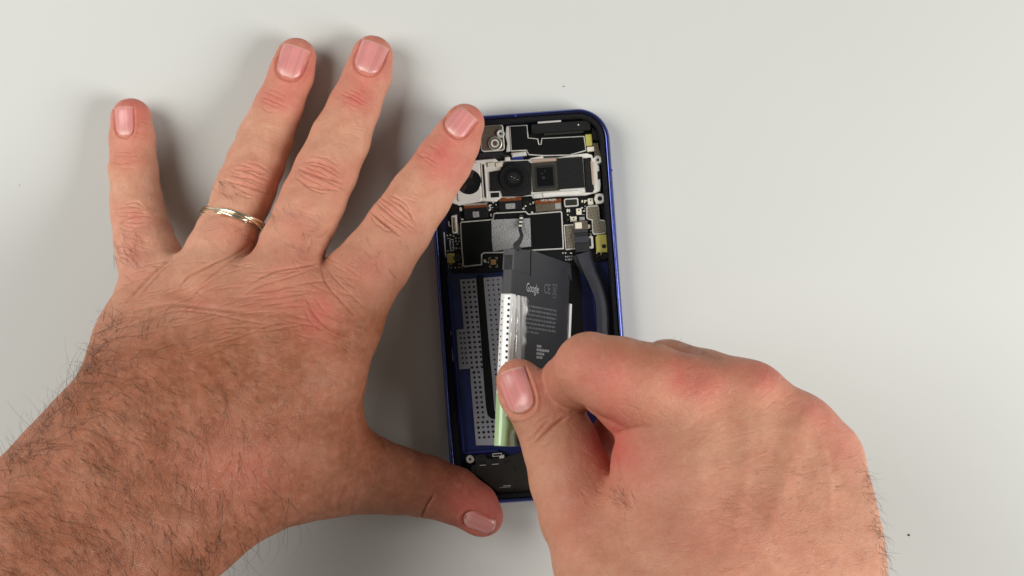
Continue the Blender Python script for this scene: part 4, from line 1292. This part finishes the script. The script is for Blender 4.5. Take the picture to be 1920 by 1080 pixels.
def build_battery():
    TL, BL, TR, BR = unproj(957, 464, 218), unproj(954, 837, 218), unproj(1058, 491, 34), unproj(1068, 836, 24)
    U = ((TR - TL) + (BR - BL)) / 2; V = ((BL - TL) + (BR - TR)) / 2
    wU = np.linalg.norm(U); U /= wU
    V -= U * (V @ U); lV = np.linalg.norm(V); V /= lV
    N = np.cross(V, U); N /= np.linalg.norm(N)
    if N[2] < 0: N = -N
    O = (TL + TR + BL + BR) / 4 - U * wU / 2 - V * lV / 2
    TH = 21.0
    base = O + U * wU
    root = empty('battery', tuple((base + V * lV / 2) * S)); root.location.z = 0.004
    tag(root, 'dark grey phone battery tilted up out of its bay, printed with small pale lettering', 'battery')
    org = np.array(root.location)
    def at(u, v, n):      # u, v, n in pixel units on the face
        return tuple((O + U * u + V * v + N * n) * S - org)
    M_BAT = material('dark_grey_battery_wrap', srgb(50, 50, 54), rough=0.5, spec=0.32, noise=(45, 0.10), bump=(60, 0.25, 0.0012))
    M_TAPE = material('dark_grey_end_tape', srgb(52, 52, 55), rough=0.46, spec=0.32, noise=(60, 0.12), bump=(120, 0.5, 0.0012))
    M_FILM = material('white_glossy_film', srgb(236, 236, 234), rough=0.2, spec=0.6, coat=0.5, noise=(60, 0.05))
    M_CLEAR = material('clear_crinkled_film', srgb(200, 201, 203), rough=0.12, spec=0.7, coat=0.8, noise=(1.0, 0.8))
    M_GREEN = material('pale_green_film', srgb(174, 204, 154), rough=0.2, spec=0.5, coat=0.4, noise=(70, 0.15))
    for mt_, sc in ((M_CLEAR, (420, 20, 420)), (M_GREEN, (300, 34, 300))):     # streaks of sheen painted into the colour, drawn out along the film
        nt = mt_.node_tree
        mp = nt.nodes.new('ShaderNodeMapping'); mp.inputs['Scale'].default_value = sc; mp.inputs['Rotation'].default_value = (0, 0, 0.05)
        nz = [n for n in nt.nodes if n.type == 'TEX_NOISE'][0]; nz.inputs['Detail'].default_value = 2; nz.inputs['Scale'].default_value = 1.0
        nt.links.new([n for n in nt.nodes if n.type == 'TEX_COORD'][0].outputs['Object'], mp.inputs['Vector']); nt.links.new(mp.outputs['Vector'], nz.inputs['Vector'])
    def box(name, u0, u1, v0, v1, n0, n1, mat, parent, ch=1.5):
        vs_ = []
        for n, c in ((n0, ch), (n0 + ch, 0), (n1 - ch, 0), (n1, ch)):
            for (u, v) in ((u0 + c, v0 + c), (u1 - c, v0 + c), (u1 - c, v1 - c), (u0 + c, v1 - c)):
                vs_.append(at(u, v, n))
        fs = [(0, 1, 2, 3), (12, 13, 14, 15)]
        for r_ in range(3):
            for i in range(4):
                j = (i + 1) % 4
                fs.append((r_ * 4 + i, r_ * 4 + j, r_ * 4 + 4 + j, r_ * 4 + 4 + i))
        o = link_mesh(name, vs_, fs, mat, parent)
        bm = bmesh.new(); bm.from_mesh(o.data); bmesh.ops.recalc_face_normals(bm, faces=bm.faces); bm.to_mesh(o.data); bm.free()
        return o
    box('cell', 0, wU, 10, lV, -TH, 0, M_BAT, root, 2.2)
    # tape folded over the top end, with a notch
    def sheet(name, pts, n0, n1, mat, parent):
        k = len(pts)
        vs_ = [at(u, v, n1) for u, v in pts] + [at(u, v, n0) for u, v in pts]
        fs = [tuple(range(k))] + [(i, (i + 1) % k, k + (i + 1) % k, k + i) for i in range(k)] + [tuple(range(2 * k - 1, k - 1, -1))]
        o = link_mesh(name, vs_, fs, mat, parent)
        bm = bmesh.new(); bm.from_mesh(o.data); bmesh.ops.recalc_face_normals(bm, faces=bm.faces); bm.to_mesh(o.data); bm.free()
        return o
    sheet('end_tape', [(0, 0), (58, -4), (58, 14), (60, 38), (0, 36)], -TH, 0.9, M_TAPE, root)
    sheet('end_tape', [(60, -6), (wU * .55, -2), (wU - 4, 2), (wU, 24), (wU - 20, 28), (62, 40)], -TH + 1, 1.6, M_BAT, root)
    sheet('tape_corner', [(wU - 40, 18), (wU - 4, 6), (wU + 3, 34), (wU - 12, 24)], -2, 2.4, M_TAPE, root)
    # lettering
    def word(s, u, v, size, mat, sx=1.0, name='printed_word'):
        return text_mesh(name, s, mat, lambda x, y: at(u + x * sx, v - y, 0.5), root, size)
    w1 = word('Google', 0.335 * wU, 62, 22, M_INK, 0.72)
    M_FAINT = material('faint_print', srgb(100, 100, 104), rough=0.6)
    word('CE', 0.585 * wU, 58, 25, M_FAINT, 0.85, 'printed_mark')
    bx = []
    def bar(u0, v0, u1, v1, w):
        a, b = np.array([u0, v0]), np.array([u1, v1]); d = b - a; d = d / np.linalg.norm(d); nn = np.array([-d[1], d[0]]) * w / 2
        bx.append([tuple(a + nn), tuple(b + nn), tuple(b - nn), tuple(a - nn)])
    cu, cv = 0.72 * wU, 56
    for (a, b, c, d) in [(-7, -9, 7, -9), (-6, -8, -4, 8), (6, -8, 4, 8), (-4, 8, 4, 8), (-9, -10, 9, 11), (9, -10, -9, 11), (-5, 14, 5, 14)]:
        bar(cu + a, cv + b, cu + c, cv + d, 1.3)
    def flat(name, polys, mat, parent, n=0.5):
        vs_, fs = [], []
        for P in polys:
            b = len(vs_)
            vs_ += [at(u, v, n) for u, v in P]; fs.append(tuple(range(b, b + len(P))))
        return link_mesh(name, vs_, fs, mat, parent)
    tag(flat('printed_mark', bx, M_FAINT, root), kind=None)
    r = random.Random(8)
    wl = []
    for row in range(7):
        v = 92 + row * 7.6
        u = 0.25 * wU
        end = (0.77 if row < 6 else 0.48) * wU
        while u < end:
            w = r.uniform(3, 13)
            wl.append([(u, v), (min(u + w, end), v), (min(u + w, end), v + 3.4), (u, v + 3.4)])
            u += w + r.uniform(1.4, 2.6)
    o = flat('fine_print', wl, M_FAINT, root); tag(o, kind='stuff')
    wl = []
    for row, n_ in enumerate((3, 8, 5, 4)):
        v = 160 + row * 6.6
        for q in range(n_):
            wl.append([(0.45 * wU + q * 6, v), (0.45 * wU + q * 6 + 4.6, v), (0.45 * wU + q * 6 + 4.6, v + 4.4), (0.45 * wU + q * 6, v + 4.4)])
    o = flat('fine_print', wl, M_INK, root); tag(o, kind='stuff')
    # white adhesive edge on the low side
    box('white_adhesive_edge', wU - 1, wU + 7, 76, lV - 30, -4, 3, M_WHITE_ADH, root, 0.8)
    # pull tab film wrapped round the raised edge
    def film(name, prof, v0, v1, mat, wob, seed, nv=60):
        rr_ = random.Random(seed)
        ph = [rr_.uniform(0, 6) for _ in range(8)]
        vs_, fs = [], []
        m = len(prof)
        for j in range(nv + 1):
            v = v0 + (v1 - v0) * j / nv
            for i, (u, n) in enumerate(prof):
                a = wob * (i / (m - 1)) ** 1.5 * (math.sin(v * 0.11 + ph[0] + i * 0.5) + 0.7 * math.sin(v * 0.23 + ph[1] - i * 0.9) + 0.5 * math.sin(v * 0.05 + ph[2]))
                e = 4.0 * max(0, 1 - (v - v0) / 10.0) ** 2 * (i / (m - 1)) ** 4
                vs_.append(at(u + (0.4 * a if i == m - 1 else 0) - e * 2, v, n + max(-0.2, a) * (0 if i < 2 else 1)))
        for j in range(nv):
            for i in range(m - 1):
                a = j * m + i
                fs.append((a, a + 1, a + m + 1, a + m))
        o = link_mesh(name, vs_, fs, mat, root, smooth=True)
        sd = o.modifiers.new('thickness', 'SOLIDIFY'); sd.thickness = 0.00012; sd.offset = 1
        return o
    P_w = [(-1.6, -TH), (-1.8, -TH * .6), (-1.8, -3), (-0.6, 1.0), (4, 1.6), (10, 1.8), (16, 2.2)]
    t1 = film('pull_tab_film', P_w, 78, 290, M_FILM, 0.5, 3)
    film('clear_film', [(14, 2.6), (22, 4.0), (30, 4.6), (38, 4.4), (46, 3.2), (54, 1.6)], 79, 286, M_CLEAR, 2.4, 4)
    film('green_film', [(-3.0, -TH + 1), (-3.2, -TH * .5), (-2.6, -2), (3, 2.4), (12, 3.2), (24, 4.0), (34, 3.0)], 250, 340, M_GREEN, 2.0, 5)
    dots = []
    vs_, fs = [], []
    for i in range(22):
        v = 86 + i * 10.2
        b = len(vs_)
        for q in range(8):
            a = q * math.pi / 4
            vs_.append(at(-2.6, v + 2.6 * math.sin(a), -4.5 + 2.2 * math.cos(a)))
        fs.append(tuple(range(b, b + 8)))
        b = len(vs_)
        for q in range(8):
            a = q * math.pi / 4
            vs_.append(at(-2.5, v + 5 + 1.5 * math.sin(a), -TH * .83 + 1.1 * math.cos(a)))
        fs.append(tuple(range(b, b + 8)))
    tag(link_mesh('perforation', vs_, fs, M_HOLE, t1), kind='stuff')
    t1.modifiers  # film keeps its own thickness
    # connector tail from the battery to the board
    pts = [(978, 403, 25, 7), (976, 418, 27, 7), (975, 430, 34, 6), (978, 442, 60, 7), (974, 452, 110, 9), (968, 460, 168, 12), (972, 470, 196, 14)]
    C = catmull(pts, 8)
    vs_, fs = [], []
    for i in range(len(C)):
        d = C[min(i + 1, len(C) - 1)][:2] - C[max(i - 1, 0)][:2]; d = d / (np.linalg.norm(d) + 1e-9)
        nn = np.array([-d[1], d[0]]) * C[i][3] / 2
        for sgn, dz in ((1, 0), (-1, 0), (-1, -1.5), (1, -1.5)):
            q = C[i][:2] + nn * sgn
            vs_.append(tuple(unproj(q[0], q[1], C[i][2] + dz) * S - org))
        if i:
            b = (i - 1) * 4
            for k in range(4):
                fs.append((b + k, b + (k + 1) % 4, b + 4 + (k + 1) % 4, b + 4 + k))
    link_mesh('connector_tail', vs_, fs, M_FLEX, root, smooth=False)
    for (x, y, z) in [(977.5, 409, 27.5), (976.6, 416, 29), (975.8, 423, 32)]:
        vv = [tuple(unproj(x + a, y + b, z + c) * S - org) for c in (0, 1.4) for a, b in ((-3, -1.6), (3, -1.6), (3, 1.6), (-3, 1.6))]
        link_mesh('contact_pad', vv, [(3, 2, 1, 0), (4, 5, 6, 7), (0, 1, 5, 4), (1, 2, 6, 5), (2, 3, 7, 6), (3, 0, 4, 7)], M_CREAM, root)
M_WHITE_ADH = material('white_adhesive', srgb(236, 236, 234), rough=0.45)
build_battery()

# ================================================================== specks on the table
def speck(px, py, r, label):
    bm = bmesh.new()
    bmesh.ops.create_icosphere(bm, subdivisions=2, radius=r * S)
    rd = random.Random(int(px))
    for v in bm.verts:
        v.co *= rd.uniform(0.6, 1.25); v.co.z *= 0.55; v.co.x *= 1.3
    me = bpy.data.meshes.new('dust_speck'); bm.to_mesh(me); bm.free()
    me.materials.append(M_SPECK)
    o = bpy.data.objects.new('dust_speck', me); COL.objects.link(o)
    p = W(px, py, 0); o.location = (p[0], p[1], r * S * 0.5)
    tag(o, label, 'speck', 'dark specks on the table')
M_SPECK = material('dark_speck', srgb(50, 48, 44), rough=0.8)
speck(1704, 1003, 1.7, 'tiny dark speck on the table beyond the wrist of the pinching hand')
speck(1057, 162, 0.9, 'tiny dark speck on the table above the phone')
speck(37, 347, 0.8, 'tiny dark speck on the table left of the little finger')
